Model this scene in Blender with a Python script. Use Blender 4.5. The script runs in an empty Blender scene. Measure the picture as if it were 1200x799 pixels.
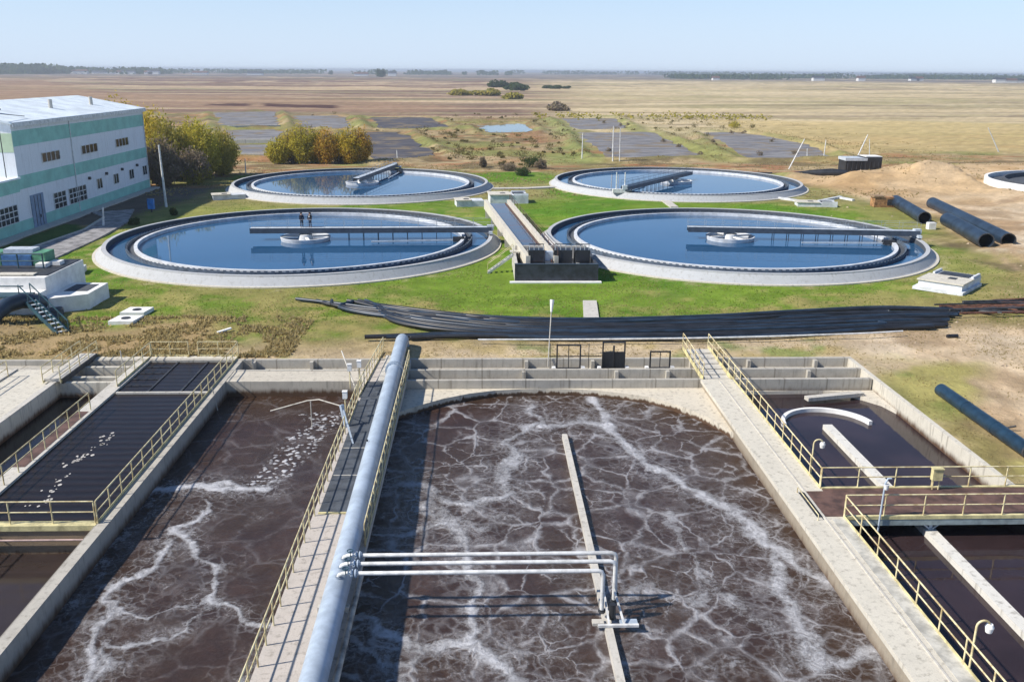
import bpy, bmesh, math, random
import numpy as np
from mathutils import Vector, Matrix
R = math.radians
random.seed(7); rng = np.random.default_rng(7)
scene = bpy.context.scene
COL = scene.collection

# ------------------------------------------------------------------ camera
F_PX, PITCH, ROLL, YAW, CAM_H = 1055.44, 0.2913, 0.0072, 0.0347, 20.0
cp, sp, cy_, sy_ = math.cos(PITCH), math.sin(PITCH), math.cos(YAW), math.sin(YAW)
FW = Vector((sy_*cp, cy_*cp, -sp)); RT = Vector((cy_, -sy_, 0)); UP = RT.cross(FW)
RT2 = RT*math.cos(ROLL)+UP*math.sin(ROLL); UP2 = UP*math.cos(ROLL)-RT*math.sin(ROLL)
cam = bpy.data.cameras.new('camera'); cam_o = bpy.data.objects.new('camera', cam); COL.objects.link(cam_o)
m = Matrix((RT2, UP2, -FW)).transposed().to_4x4(); m.translation = Vector((0, 0, CAM_H))
cam_o.matrix_world = m
cam.sensor_width = 36; cam.lens = F_PX/1200*36; cam.clip_start = 0.5; cam.clip_end = 40000
scene.camera = cam_o

def G(x, y, z=0.0):
    """survey helper: where a sight line of the 1200x799 photo meets height z"""
    d = FW+RT2*((x-600)/F_PX)-UP2*((y-399.5)/F_PX)
    t = (z-CAM_H)/d.z
    return Vector((d.x*t, d.y*t, z))

# ------------------------------------------------------------------ light
SUN_EL, SUN_AZ = R(42), math.atan2(-0.97, -0.25)      # azimuth measured from +Y towards +X
w = bpy.data.worlds.new('World'); scene.world = w; w.use_nodes = True
nt = w.node_tree; bg = nt.nodes['Background']
sky = nt.nodes.new('ShaderNodeTexSky'); sky.sky_type = 'NISHITA'; sky.sun_disc = False
sky.sun_elevation = SUN_EL; sky.sun_rotation = SUN_AZ
sky.air_density = 1.0; sky.dust_density = 0.0; sky.ozone_density = 5.0; sky.altitude = 1500
# thin high haze whitens the sky towards the horizon
tcw = nt.nodes.new('ShaderNodeTexCoord'); sxw = nt.nodes.new('ShaderNodeSeparateXYZ'); nt.links.new(tcw.outputs['Generated'], sxw.inputs[0])
mrw = nt.nodes.new('ShaderNodeMapRange'); mrw.interpolation_type = 'SMOOTHSTEP'; nt.links.new(sxw.outputs[2], mrw.inputs[0])
for i, v in ((1, 0.0), (2, 0.20), (3, 0.88), (4, 0.0)): mrw.inputs[i].default_value = v
mxw = nt.nodes.new('ShaderNodeMix'); mxw.data_type = 'RGBA'; nt.links.new(mrw.outputs[0], mxw.inputs[0]); nt.links.new(sky.outputs[0], mxw.inputs[6])
mxw.inputs[7].default_value = (4.4, 5.3, 6.7, 1)
nt.links.new(mxw.outputs[2], bg.inputs[0]); bg.inputs[1].default_value = 0.10
sun = bpy.data.lights.new('sun', 'SUN'); sun.energy = 4.3; sun.angle = R(1.4); sun.color = (1.0, 0.94, 0.85)
sun_o = bpy.data.objects.new('sun', sun); COL.objects.link(sun_o)
sd = Vector((math.sin(SUN_AZ)*math.cos(SUN_EL), math.cos(SUN_AZ)*math.cos(SUN_EL), math.sin(SUN_EL)))
sun_o.rotation_euler = sd.to_track_quat('Z', 'Y').to_euler()
scene.view_settings.view_transform = 'Standard'; scene.view_settings.look = 'None'
scene.view_settings.exposure = 0.55; scene.view_settings.gamma = 1.0
scene.render.engine = 'CYCLES'
scene.cycles.volume_bounces = 0; scene.cycles.max_bounces = 6; scene.cycles.volume_step_rate = 1

# ------------------------------------------------------------------ materials
def new_mat(name):
    m = bpy.data.materials.new(name); m.use_nodes = True
    return m, m.node_tree.nodes, m.node_tree.links, m.node_tree.nodes['Principled BSDF']
def N(nodes, t, **kw):
    n = nodes.new(t)
    for k, v in kw.items():
        if k in n.inputs: n.inputs[k].default_value = v
        else: setattr(n, k, v)
    return n
def mixc(nodes, links, fac, a, b, bt='MIX'):
    n = nodes.new('ShaderNodeMix'); n.data_type = 'RGBA'; n.blend_type = bt
    for i, v in ((0, fac), (6, a), (7, b)):
        if hasattr(v, 'is_linked') or isinstance(v, bpy.types.NodeSocket): links.new(v, n.inputs[i])
        elif i == 0: n.inputs[0].default_value = v
        else: n.inputs[i].default_value = (*v, 1) if len(v) == 3 else v
    return n.outputs[2]
def math_(nodes, links, op, a, b=0.0, c=None, clamp=False):
    n = nodes.new('ShaderNodeMath'); n.operation = op; n.use_clamp = clamp
    for i, v in enumerate((a, b, c)):
        if v is None: continue
        if isinstance(v, bpy.types.NodeSocket): links.new(v, n.inputs[i])
        else: n.inputs[i].default_value = v
    return n.outputs[0]
def ramp(nodes, links, x, lo, hi, a=0.0, b=1.0):
    n = nodes.new('ShaderNodeMapRange'); n.interpolation_type = 'SMOOTHSTEP'
    links.new(x, n.inputs[0])
    for i, v in ((1, lo), (2, hi), (3, a), (4, b)): n.inputs[i].default_value = v
    return n.outputs[0]
MATS = {}
def simple(name, col, rough=0.6, metal=0.0, var=0.18, scale=1.5, bump=0.0, col2=None, spec=0.5, streak=1.0):
    """a surface with blotchy wear so that nothing is one flat colour"""
    if name in MATS: return MATS[name]
    m, ns, ls, b = new_mat(name)
    tc = N(ns, 'ShaderNodeNewGeometry')
    mp = N(ns, 'ShaderNodeMapping'); ls.new(tc.outputs['Position'], mp.inputs[0]); mp.inputs[3].default_value = (1, 1, streak)
    n1 = N(ns, 'ShaderNodeTexNoise', Scale=scale, Detail=6.0, Roughness=0.65); ls.new(mp.outputs[0], n1.inputs[0])
    c2 = col2 or tuple(c*(1-var*2.2) for c in col); c1 = tuple(min(1, c*(1+var*0.5)) for c in col)
    f = ramp(ns, ls, n1.outputs[0], 0.35, 0.68)
    ls.new(mixc(ns, ls, f, c1, c2), b.inputs['Base Color'])
    b.inputs['Roughness'].default_value = rough; b.inputs['Metallic'].default_value = metal
    b.inputs['Specular IOR Level'].default_value = spec
    if bump:
        bp = N(ns, 'ShaderNodeBump', Strength=bump, Distance=0.05); ls.new(n1.outputs[0], bp.inputs['Height'])
        ls.new(bp.outputs[0], b.inputs['Normal'])
    MATS[name] = m; return m

def concrete(name, col, dirt=(0.16, 0.14, 0.11), wet=None, panel=0.0, stain=0.5, axis=0):
    m, ns, ls, b = new_mat(name)
    g = N(ns, 'ShaderNodeNewGeometry'); sx = N(ns, 'ShaderNodeSeparateXYZ'); ls.new(g.outputs['Position'], sx.inputs[0])
    n1 = N(ns, 'ShaderNodeTexNoise', Scale=0.8, Detail=8.0, Roughness=0.7); ls.new(g.outputs['Position'], n1.inputs[0])
    mp = N(ns, 'ShaderNodeMapping'); mp.inputs[3].default_value = (3.5, 3.5, 0.35); ls.new(g.outputs['Position'], mp.inputs[0])
    n2 = N(ns, 'ShaderNodeTexNoise', Scale=1.0, Detail=5.0, Roughness=0.6); ls.new(mp.outputs[0], n2.inputs[0])
    n3 = N(ns, 'ShaderNodeTexNoise', Scale=14.0, Detail=5.0, Roughness=0.75); ls.new(g.outputs['Position'], n3.inputs[0])
    c = mixc(ns, ls, ramp(ns, ls, n1.outputs[0], 0.38, 0.72, 0, stain), col, tuple(x*0.62 for x in col))
    c = mixc(ns, ls, ramp(ns, ls, n2.outputs[0], 0.50, 0.75, 0, 0.65), c, dirt)
    c = mixc(ns, ls, ramp(ns, ls, n3.outputs[0], 0.45, 0.7, 0, 0.28), c, tuple(x*0.5 for x in col))
    if panel:
        fx = math_(ns, ls, 'PINGPONG', sx.outputs[axis], panel/2)
        j = ramp(ns, ls, fx, 0.03, 0.07, 0.6, 0.0); c = mixc(ns, ls, j, c, dirt)
    if wet is not None:
        nz = math_(ns, ls, 'MULTIPLY_ADD', n2.outputs[0], 0.7, sx.outputs[2])
        wm = ramp(ns, ls, nz, wet[0], wet[1], 1.0, 0.0)
        c = mixc(ns, ls, wm, c, (0.085, 0.045, 0.022))
    ls.new(c, b.inputs['Base Color']); b.inputs['Roughness'].default_value = 0.88
    bp = N(ns, 'ShaderNodeBump', Strength=0.35, Distance=0.04); ls.new(n3.outputs[0], bp.inputs['Height']); ls.new(bp.outputs[0], b.inputs['Normal'])
    MATS[name] = m; return m
M_CONC = concrete('concrete_grey', (0.46, 0.43, 0.37), wet=(-0.75, -0.15), panel=2.95)
M_CONC_L = concrete('concrete_sunbleached', (0.60, 0.56, 0.47), wet=(-0.72, -0.25), stain=0.3)
M_CONC_P = concrete('concrete_plain', (0.55, 0.52, 0.46), stain=0.4)
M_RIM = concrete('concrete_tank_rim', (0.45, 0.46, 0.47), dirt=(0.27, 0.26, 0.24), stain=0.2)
M_RIM_DARK = concrete('concrete_tank_inside', (0.075, 0.085, 0.10), dirt=(0.05, 0.05, 0.05), stain=0.7)  # kept near black: shade on the clarifiers' inner rim face is in the colour
M_WHITE = simple('white_painted_steel', (0.72, 0.72, 0.70), 0.45, var=0.14, scale=2.0)
M_WHITEC = simple('white_rendered_wall', (0.80, 0.79, 0.76), 0.8, var=0.08, scale=1.2)
M_YEL = simple('cream_yellow_paint', (0.68, 0.61, 0.37), 0.5, var=0.22, scale=2.5, col2=(0.40, 0.30, 0.14))
M_YELS = simple('yellow_toe_board_paint', (0.66, 0.58, 0.30), 0.55, var=0.2, scale=1.6)
M_PIPEBLUE = simple('pale_blue_painted_pipe', (0.40, 0.47, 0.55), 0.38, var=0.10, scale=1.3, streak=0.4)
M_BLACK = simple('black_plastic', (0.016, 0.018, 0.023), 0.48, var=0.3, scale=0.8, spec=0.6)
M_BLUEBLK = simple('blue_black_plastic', (0.018, 0.035, 0.06), 0.45, var=0.25, scale=0.7, spec=0.6)
M_DKSTEEL = simple('dark_steel', (0.045, 0.047, 0.052), 0.55, var=0.3, scale=2)
M_MAT = simple('charcoal_rubber_mat', (0.075, 0.085, 0.10), 0.75, var=0.2, scale=1.4)
M_BROWN = simple('rust_brown_plate', (0.13, 0.072, 0.055), 0.7, var=0.25, scale=1.2)
M_RUST = simple('rusty_iron', (0.14, 0.06, 0.035), 0.8, var=0.3, scale=3)
M_TEAL = simple('dark_teal_paint', (0.03, 0.085, 0.11), 0.5, var=0.2)
M_GREEN = simple('green_sheet', (0.10, 0.30, 0.17), 0.6, var=0.2)
M_BLUE = simple('blue_sheet', (0.06, 0.17, 0.38), 0.55, var=0.2)
M_GLASS = simple('dark_window_glass', (0.03, 0.045, 0.055), 0.12, var=0.3, scale=0.6, spec=0.8)
M_WOOD = simple('weathered_wood', (0.33, 0.22, 0.12), 0.8, var=0.25, scale=3)

# ------------------------------------------------------------------ object helpers
OFF = {}
def tag(o, label=None, cat=None, group=None, kind=None):
    if label: o['label'] = label
    if cat: o['category'] = cat
    if group: o['group'] = group
    if kind: o['kind'] = kind
    return o
def thing(name, label, cat, loc=(0, 0, 0), group=None):
    o = bpy.data.objects.new(name, None); o.empty_display_size = 0.3; COL.objects.link(o); o.location = loc
    OFF[o.name] = Vector(loc); tag(o, label, cat, group); return o
class MB:
    def __init__(s): s.v = []; s.f = []; s.sm = []
    def add(s, vs, fs, smooth=False):
        n = len(s.v); s.v += [tuple(v) for v in vs]
        s.f += [tuple(i+n for i in f) for f in fs]; s.sm += [smooth]*len(fs); return s
    def box(s, x0, x1, y0, y1, z0, z1):
        vs = [(x, y, z) for z in (z0, z1) for y in (y0, y1) for x in (x0, x1)]
        return s.add(vs, [(0, 2, 3, 1), (4, 5, 7, 6), (0, 1, 5, 4), (2, 6, 7, 3), (0, 4, 6, 2), (1, 3, 7, 5)])
    def beam(s, a, b, wd, h, up=(0, 0, 1)):
        a = Vector(a); b = Vector(b); d = (b-a).normalized(); u = Vector(up)
        if abs(d.dot(u)) > 0.98: u = Vector((1, 0, 0))
        r = d.cross(u).normalized(); u = r.cross(d)
        vs = []
        for p in (a, b):
            for sx, sz in ((-1, -1), (1, -1), (1, 1), (-1, 1)): vs.append(p+r*sx*wd/2+u*sz*h/2)
        return s.add(vs, [(3, 2, 1, 0), (4, 5, 6, 7), (0, 1, 5, 4), (1, 2, 6, 5), (2, 3, 7, 6), (3, 0, 4, 7)])
    def tube(s, pts, r, n=10, cap=True, smooth=True):
        pts = [Vector(p) for p in pts]; rs = r if isinstance(r, (list, tuple)) else [r]*len(pts)
        vs = []; ref = None
        for i, p in enumerate(pts):
            t = (pts[min(i+1, len(pts)-1)]-pts[max(i-1, 0)]).normalized()
            if ref is None: ref = Vector((0, 0, 1)) if abs(t.z) < 0.9 else Vector((1, 0, 0))
            a = t.cross(ref).normalized(); b = a.cross(t).normalized(); ref = b
            for k in range(n):
                q = 2*math.pi*k/n; vs.append(p+(a*math.cos(q)+b*math.sin(q))*rs[i])
        fs = [(i*n+k, i*n+(k+1) % n, (i+1)*n+(k+1) % n, (i+1)*n+k) for i in range(len(pts)-1) for k in range(n)]
        s.add(vs, fs, smooth)
        if cap: s.add(vs[:n], [tuple(range(n))]); s.add(vs[-n:], [tuple(range(n-1, -1, -1))])
        return s
    def hollow(s, a, b, r, t, n=24):
        a = Vector(a); b = Vector(b); d = (b-a).normalized(); u = Vector((0, 0, 1)).cross(d).normalized(); v = d.cross(u)
        vs = []
        for p in (a, b):
            for rr in (r, r-t):
                for k in range(n):
                    q = 2*math.pi*k/n; vs.append(p+(u*math.cos(q)+v*math.sin(q))*rr)
        fs = []; fs2 = []
        for k in range(n):
            j = (k+1) % n
            fs.append((k, j, 2*n+j, 2*n+k)); fs.append((n+j, n+k, 3*n+k, 3*n+j))
            fs2.append((j, k, n+k, n+j)); fs2.append((2*n+k, 2*n+j, 3*n+j, 3*n+k))
        s.add(vs, fs, True); s.add(vs, fs2); return s
    def prism(s, poly, z0, z1):
        n = len(poly); vs = [(x, y, z0) for x, y in poly]+[(x, y, z1) for x, y in poly]
        a = sum(poly[i][0]*poly[(i+1) % n][1]-poly[(i+1) % n][0]*poly[i][1] for i in range(n))
        fs = [tuple(range(n-1, -1, -1)), tuple(range(n, 2*n))]+[(i, (i+1) % n, n+(i+1) % n, n+i) for i in range(n)]
        if a < 0: fs = [f[::-1] for f in fs]
        return s.add(vs, fs)
    def lathe(s, cx, cy, prof, n=160, smooth=True, a0=0.0, a1=2*math.pi, closed=True):
        """prof: list of (radius, z), swept round a vertical axis"""
        k = len(prof); full = abs(a1-a0-2*math.pi) < 1e-6; cnt = n if full else n+1
        vs = []
        for i in range(cnt):
            a = a0+(a1-a0)*i/n
            vs += [(cx+r*math.cos(a), cy+r*math.sin(a), z) for r, z in prof]
        for j in range(k if closed else k-1):
            j2 = (j+1) % k
            fs = [(i*k+j, ((i+1) % cnt)*k+j, ((i+1) % cnt)*k+j2, i*k+j2) for i in range(n)]
            # separate vertices per band so shading stays crisp at the edges
            s.add(vs, fs, smooth)
        if not full and closed:
            s.add(vs[:k], [tuple(range(k))]); s.add(vs[-k:], [tuple(range(k-1, -1, -1))])
        return s
    def build(s, name, mat, parent=None, link=True):
        off = OFF[parent.name] if parent is not None else Vector((0, 0, 0))
        me = bpy.data.meshes.new(name)
        me.from_pydata([(v[0]-off.x, v[1]-off.y, v[2]-off.z) for v in s.v], [], s.f)
        me.polygons.foreach_set('use_smooth', s.sm); me.materials.append(mat); me.validate(); me.update()
        o = bpy.data.objects.new(name, me); COL.objects.link(o)
        if parent is not None: o.parent = parent
        OFF[o.name] = off
        return o
def copy_part(o, parent, delta):
    c = o.copy(); COL.objects.link(c); c.parent = parent; c.location = o.location+Vector(delta); OFF[c.name] = OFF[o.name]; return c
def copy_tree(o, loc=None, parent=None):
    c = o.copy(); COL.objects.link(c); OFF[c.name] = Vector((0, 0, 0))
    if parent is not None: c.parent = parent
    if loc is not None: c.location = loc
    for ch in list(o.children): copy_tree(ch, None, c)
    return c
def struct(o): o['kind'] = 'structure'; return o
def lerp(a, b, t): return tuple(a[i]+(b[i]-a[i])*t for i in range(3))

def railing(label, a, b, group=None, h=1.1, sp=1.6, mat=None, toe=True, r=0.032, mid=True, name='handrail', ends=None, slim=False):
    mat = mat or M_YEL
    a = Vector(a); b = Vector(b); L = (b-a).length; n = max(1, round(L/sp)); d = (b-a)/n
    t = thing(name, label, 'railing', a, group)
    up = Vector((0, 0, 1))
    p0 = MB().tube([a, a+up*h], r*1.05, 6).build('post', mat, t)
    for i in range(1, n+1): copy_part(p0, t, d*i)
    MB().tube([a+up*h, b+up*h], r*1.1, 8).build('top_rail', mat, t)
    if mid: MB().tube([a+up*h*0.52, b+up*h*0.52], r*0.95, 8).build('mid_rail', mat, t)
    if toe:
        MB().beam(a+up*0.06, b+up*0.06, 0.02, 0.15).build('toe_board', M_YELS, t)
    return t

# ------------------------------------------------------------------ noise in numpy
def vnoise(x, y, seed=0):
    xi = np.floor(x).astype(np.int64); yi = np.floor(y).astype(np.int64); fx = x-xi; fy = y-yi
    def h(i, j):
        n = (i*374761393+j*668265263+seed*974634777) & 0x7fffffff
        n = (n ^ (n >> 13))*1274126177 & 0x7fffffff
        return ((n ^ (n >> 16)) & 0xffff)/65535.0
    u = fx*fx*(3-2*fx); v = fy*fy*(3-2*fy)
    return (h(xi, yi)*(1-u)+h(xi+1, yi)*u)*(1-v)+(h(xi, yi+1)*(1-u)+h(xi+1, yi+1)*u)*v
def fbm(x, y, s, o=4, seed=0):
    r = 0; a = 0.5; t = 0
    for k in range(o): r = r+a*vnoise(x/s*2**k+17.3*k, y/s*2**k-9.1*k, seed+k); t += a; a *= 0.55
    return r/t
def inpoly(x, y, poly):
    """signed distance, positive inside"""
    inside = np.zeros(x.shape, bool); dist = np.full(x.shape, 1e9); n = len(poly)
    for i in range(n):
        x0, y0 = poly[i]; x1, y1 = poly[(i+1) % n]
        c = ((y0 > y) != (y1 > y)) & (x < (x1-x0)*(y-y0)/((y1-y0) or 1e-9)+x0); inside ^= c
        dx, dy = x1-x0, y1-y0; t = np.clip(((x-x0)*dx+(y-y0)*dy)/(dx*dx+dy*dy+1e-9), 0, 1)
        dist = np.minimum(dist, np.hypot(x-x0-t*dx, y-y0-t*dy))
    return np.where(inside, dist, -dist)
def polydist(x, y, pts):
    d = np.full(x.shape, 1e9)
    for (x0, y0), (x1, y1) in zip(pts[:-1], pts[1:]):
        dx, dy = x1-x0, y1-y0; t = np.clip(((x-x0)*dx+(y-y0)*dy)/(dx*dx+dy*dy+1e-9), 0, 1)
        d = np.minimum(d, np.hypot(x-x0-t*dx, y-y0-t*dy))
    return d
def sstep(x, a, b):
    t = np.clip((x-a)/(b-a), 0, 1); return t*t*(3-2*t)

# ------------------------------------------------------------------ layout
TANKS = {'front_left': (-21.1, 107.7), 'front_right': (30.4, 108.4), 'rear_left': (-21.3, 163.0), 'rear_right': (35.9, 166.7)}
RT_ = 22.4
RING = (114.8, 163.5)
def W(pts, z=0.0): return [tuple(G(x, y, z)[:2]) for x, y in pts]
PONDS = {
 'a': (W([(252, 132), (320, 131), (326, 150), (262, 151)]), 'grey'),
 'a2': (W([(262, 153), (327, 152), (322, 168), (275, 168)]), 'grey'),
 'a3': (W([(276, 170), (320, 170), (312, 185), (284, 185)]), 'grey'),
 'b': (W([(345, 136), (400, 136), (412, 152), (352, 150)]), 'grey'),
 'c': (W([(432, 138), (500, 138), (528, 151), (445, 151)]), 'dark'),
 'c2': (W([(412, 156), (468, 155), (512, 184), (440, 190)]), 'dark'),
 'd': (W([(562, 148), (608, 145), (622, 152), (618, 156), (572, 156)]), 'water'),
 'e': (W([(655, 139), (718, 139), (735, 152), (675, 152)]), 'grey'),
 'e2': (W([(680, 156), (760, 155), (826, 185), (712, 187), (690, 170)]), 'grey'),
 'f': (W([(828, 156), (868, 155), (945, 170), (978, 186), (880, 187), (850, 172)]), 'grey'),
}

# ------------------------------------------------------------------ ground
def ground_fields(X, Y):
    """height and true ground colour over the site"""
    shape = X.shape
    f1 = fbm(X, Y, 6, 4, 1); f2 = fbm(X, Y, 22, 4, 9); f3 = fbm(X, Y, 1.6, 3, 21); f4 = fbm(X, Y, 60, 4, 33)
    C = lambda r, g, b: np.array([r, g, b], float)
    def mix(c, k, w): return c*(1-w[..., None])+k*w[..., None]
    col = np.zeros(shape+(3,))+C(0.34, 0.255, 0.14)
    col = mix(col, C(0.24, 0.20, 0.075), sstep(f2, 0.42, 0.62))
    col = mix(col, C(0.33, 0.18, 0.085), sstep(f1, 0.52, 0.68)*0.7)
    col = mix(col, C(0.45, 0.35, 0.20), sstep(f3, 0.5, 0.75)*0.5)
    col = mix(col, C(0.30, 0.13, 0.06), sstep(fbm(X, Y*1.6, 13, 4, 201), 0.53, 0.62)*0.75*sstep(Y, 140, 170))
    col = mix(col, C(0.14, 0.11, 0.055), sstep(fbm(X, Y*1.8, 10, 5, 202), 0.55, 0.63)*0.8)
    col = mix(col, C(0.20, 0.22, 0.06), sstep(fbm(X*0.8, Y*1.4, 20, 4, 203), 0.54, 0.62)*0.7)
    # far fields: long strips of stubble and ploughed earth
    u = X*0.985+Y*0.06; vv = Y-0.10*X
    lv = np.log(np.maximum(vv, 50))
    band = fbm(u/900+3, lv*26, 1.0, 3, 5); band2 = fbm(u/2500+7, lv*9, 1.0, 2, 6)
    ff = np.zeros(shape+(3,))+C(0.40, 0.30, 0.19)
    ff = mix(ff, C(0.19, 0.12, 0.085), sstep(band, 0.42, 0.55))
    ff = mix(ff, C(0.50, 0.38, 0.23), sstep(band2, 0.55, 0.66)*0.8)
    ff = mix(ff, C(0.19, 0.18, 0.09), sstep(fbm(u/500, lv*18, 1.0, 3, 12), 0.58, 0.70)*0.7)
    rt = np.zeros(shape+(3,))+C(0.50, 0.40, 0.235)
    rt = mix(rt, C(0.33, 0.27, 0.15), sstep(fbm(u/160, lv*14, 1.0, 4, 14), 0.46, 0.62)*0.85)
    rt = mix(rt, C(0.22, 0.17, 0.11), sstep(fbm(u/300, lv*22, 1.0, 4, 114), 0.56, 0.66)*0.7)
    rt = mix(rt, C(0.32, 0.29, 0.13), sstep(fbm(u/90, lv*9, 1.0, 4, 115), 0.56, 0.68)*0.4)
    rt = mix(rt, C(0.58, 0.48, 0.30), sstep(fbm(u/120, lv*40, 1.0, 3, 15), 0.56, 0.72)*0.6)
    side = sstep(X/np.maximum(Y, 60)+0.10*(f4-0.5), 0.03, 0.13)
    ff = ff*(1-side[..., None])+rt*side[..., None]
    far = sstep(Y+X*0.25*(X < 0)+30*(f2-0.5), 380, 430)*(1-side)+sstep(Y-0.35*X+40*(f2-0.5), 225, 290)*side
    col = mix(col, ff, far)
    fd = sstep(np.hypot(X, Y)+400*(f4-0.5), 1900, 2900)
    col = mix(col, C(0.15, 0.125, 0.11), fd*(0.55+0.45*sstep(band, 0.42, 0.55)))  # distance haze painted into the soil colour of the far plain
    # pinkish brown ploughed strip on the left beyond the ponds
    pl = inpoly(X, Y, W([(-200, 96), (60, 92), (120, 108), (420, 116), (560, 128), (500, 135), (200, 128), (-200, 118)]))
    col = mix(col, C(0.29, 0.185, 0.115), sstep(pl+(f4-0.5)*60, -15, 30)*0.75)
    # dry grass slopes right of the rear tanks
    dg = inpoly(X, Y, W([(820, 140), (1600, 150), (1600, 182), (1060, 178), (960, 188), (860, 150)]))
    col = mix(col, C(0.47, 0.36, 0.16), sstep(dg+(f2-0.5)*24, -6, 8)*0.75)
    gs = inpoly(X, Y, W([(690, 142), (720, 140), (860, 180), (870, 190), (840, 190)]))
    col = mix(col, C(0.25, 0.25, 0.08), sstep(gs+(f1-0.5)*12, -5, 4)*0.8)
    gs = inpoly(X, Y, W([(640, 140), (660, 140), (705, 190), (640, 192), (670, 170)]))
    col = mix(col, C(0.20, 0.24, 0.07), sstep(gs+(f1-0.5)*12, -6, 4)*0.8)
    # green lawn round the tanks
    lawn = inpoly(X, Y, [(-52, 66), (-51, 112), (-49, 128), (-44, 150), (-50, 176), (-30, 190), (16, 186), (20, 172), (30, 190), (56, 184),
                         (63, 158), (66, 130), (58, 112), (55, 92), (46, 78), (38, 74), (20, 70), (-20, 66)])
    lw = sstep(lawn+(f1-0.5)*14, -3, 4)
    g = np.zeros(shape+(3,))+C(0.145, 0.225, 0.022)
    g = mix(g, C(0.095, 0.20, 0.012), sstep(f1+0.3*(f3-0.5), 0.40, 0.6))
    g = mix(g, C(0.25, 0.235, 0.07), sstep(f2+0.5*(f3-0.5)+0.35*(f1-.5), 0.44, 0.62)*0.85)
    dry = 0.8*np.clip((88-Y)/13, 0, 1)*sstep(f1*0.6+f2*0.4+0.4*(f3-0.5), 0.38, 0.56)
    g = mix(g, C(0.30, 0.235, 0.09), dry*0.85)
    g = mix(g, C(0.26, 0.22, 0.09), sstep(Y, 134, 146)*sstep(f2, 0.4, 0.55)*0.7)
    d_rim = np.min([np.abs(np.hypot(X-a, Y-b)-24.0) for a, b in TANKS.values()], axis=0)
    g = mix(g, C(0.30, 0.27, 0.14), sstep(f3, 0.55, 0.8)*np.clip(1-d_rim/1.2, 0, 1))
    col = mix(col, g, lw)
    # bare dusty strip along the basins
    ds = sstep(64.6+3.2*sstep(X, -6, 12)-Y+(f1-0.5)*7, -1.5, 2.0)*sstep(Y, 55, 60)
    col = mix(col, C(0.47, 0.37, 0.24), ds*(0.5+0.5*sstep(X+(f2-0.5)*40, -22, 2)))
    col = mix(col, C(0.30, 0.23, 0.09), ds*sstep(f3*0.5+f1*0.5, 0.50, 0.62)*0.75)
    col = mix(col, C(0.13, 0.20, 0.04), ds*sstep(fbm(X, Y, 3.5, 3, 77), 0.58, 0.70)*0.7)
    # green and straw slope beside the right hand wall
    rs = inpoly(X, Y, [(27, 10), (27, 61), (35.5, 60.5), (33, 55), (29.8, 53), (30.2, 47), (33, 42), (36, 10)])
    # sandy works area
    sand = inpoly(X, Y, [(28, -60), (28, 62), (31, 70), (46, 72), (55, 80), (58, 95), (61, 110), (66, 128), (64, 150), (58, 170), (62, 182), (74, 194), (100, 205),
                         (140, 215), (260, 200), (260, -60)])
    sw = sstep(sand+(f1-0.5)*8, -2, 3)
    s = np.zeros(shape+(3,))+C(0.56, 0.43, 0.28)
    s = mix(s, C(0.38, 0.26, 0.15), sstep(f2, 0.45, 0.65))
    s = mix(s, C(0.60, 0.49, 0.35), sstep(f1, 0.5, 0.7)*0.8)
    s = mix(s, C(0.30, 0.20, 0.11), sstep(fbm(X*1.0, Y*0.45, 5, 4, 51), 0.56, 0.68)*0.6)
    s = mix(s, C(0.42, 0.27, 0.12), sstep(Y, 125, 160)*0.55)
    s = mix(s, C(0.33, 0.31, 0.12), sstep(f2+0.3*(f3-.5), 0.52, 0.62)*sstep(100-np.hypot(X-52, Y-88)*5, 0, 60)*0.45)
    s = mix(s, C(0.33, 0.29, 0.10), sstep(rs+(f1-0.5)*6, -1.5, 1.5)*sstep(f3*.4+f1*.6, 0.36, 0.5))
    s = mix(s, C(0.15, 0.20, 0.045), sstep(rs+(f1-0.5)*6, -1.5, 1.5)*sstep(fbm(X, Y, 4, 3, 71), 0.5, 0.62)*0.8)
    col = mix(col, s, sw)
    for tx in (0.0, 2.1):
        tr = polydist(X, Y, [(60+tx, 64), (57+tx, 90), (63+tx, 118), (76+tx, 140), (98+tx, 152), (130+tx, 158)])
        col = mix(col, C(0.36, 0.25, 0.155), np.exp(-(tr/0.45)**2)*0.6)
        tr = polydist(X, Y, [(28, 66.2+tx), (45, 65.5+tx), (70, 60+tx), (95, 52+tx)])
        col = mix(col, C(0.38, 0.28, 0.18), np.exp(-(tr/0.4)**2)*0.55)
    # mud behind the building's pavement
    md = inpoly(X, Y, [(-57, 118), (-50, 122), (-47, 140), (-46, 160), (-57, 162)])
    col = mix(col, C(0.13, 0.105, 0.08), sstep(md+(f3-0.5)*4, -1, 1.5))
    for pp_ in (((244, 121.5), (292, 121.5), (292, 124.5), (244, 124)), ((308, 121.5), (396, 123.5), (394, 127), (340, 125.5), (308, 124.5))):
        col = mix(col, C(0.075, 0.035, 0.028), sstep(inpoly(X, Y, W(pp_))+(f1-0.5)*6, -2, 2))
    wg = inpoly(X, Y, [(-56, 96), (-56, 122), (-53.4, 121), (-50.5, 116), (-52.0, 96)])
    col = mix(col, C(0.06, 0.11, 0.022), sstep(wg, -0.2, 0.5))
    # soil by the white pump house
    so = inpoly(X, Y, [(-60, 62), (-60, 72), (-38, 74), (-33, 71), (-24, 72.5), (-20, 66), (-20, 62)])
    col = mix(col, C(0.36, 0.25, 0.13), sstep(so+(f1-0.5)*5, -1, 1.5)*0.85)
    # heights
    z = (f1-0.5)*0.25+(f3-0.5)*0.10
    z = z+sw*((f2-0.42)*1.2+(fbm(X, Y, 9, 4, 61)-0.5)*0.9)*sstep(Y, 60, 80)
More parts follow.
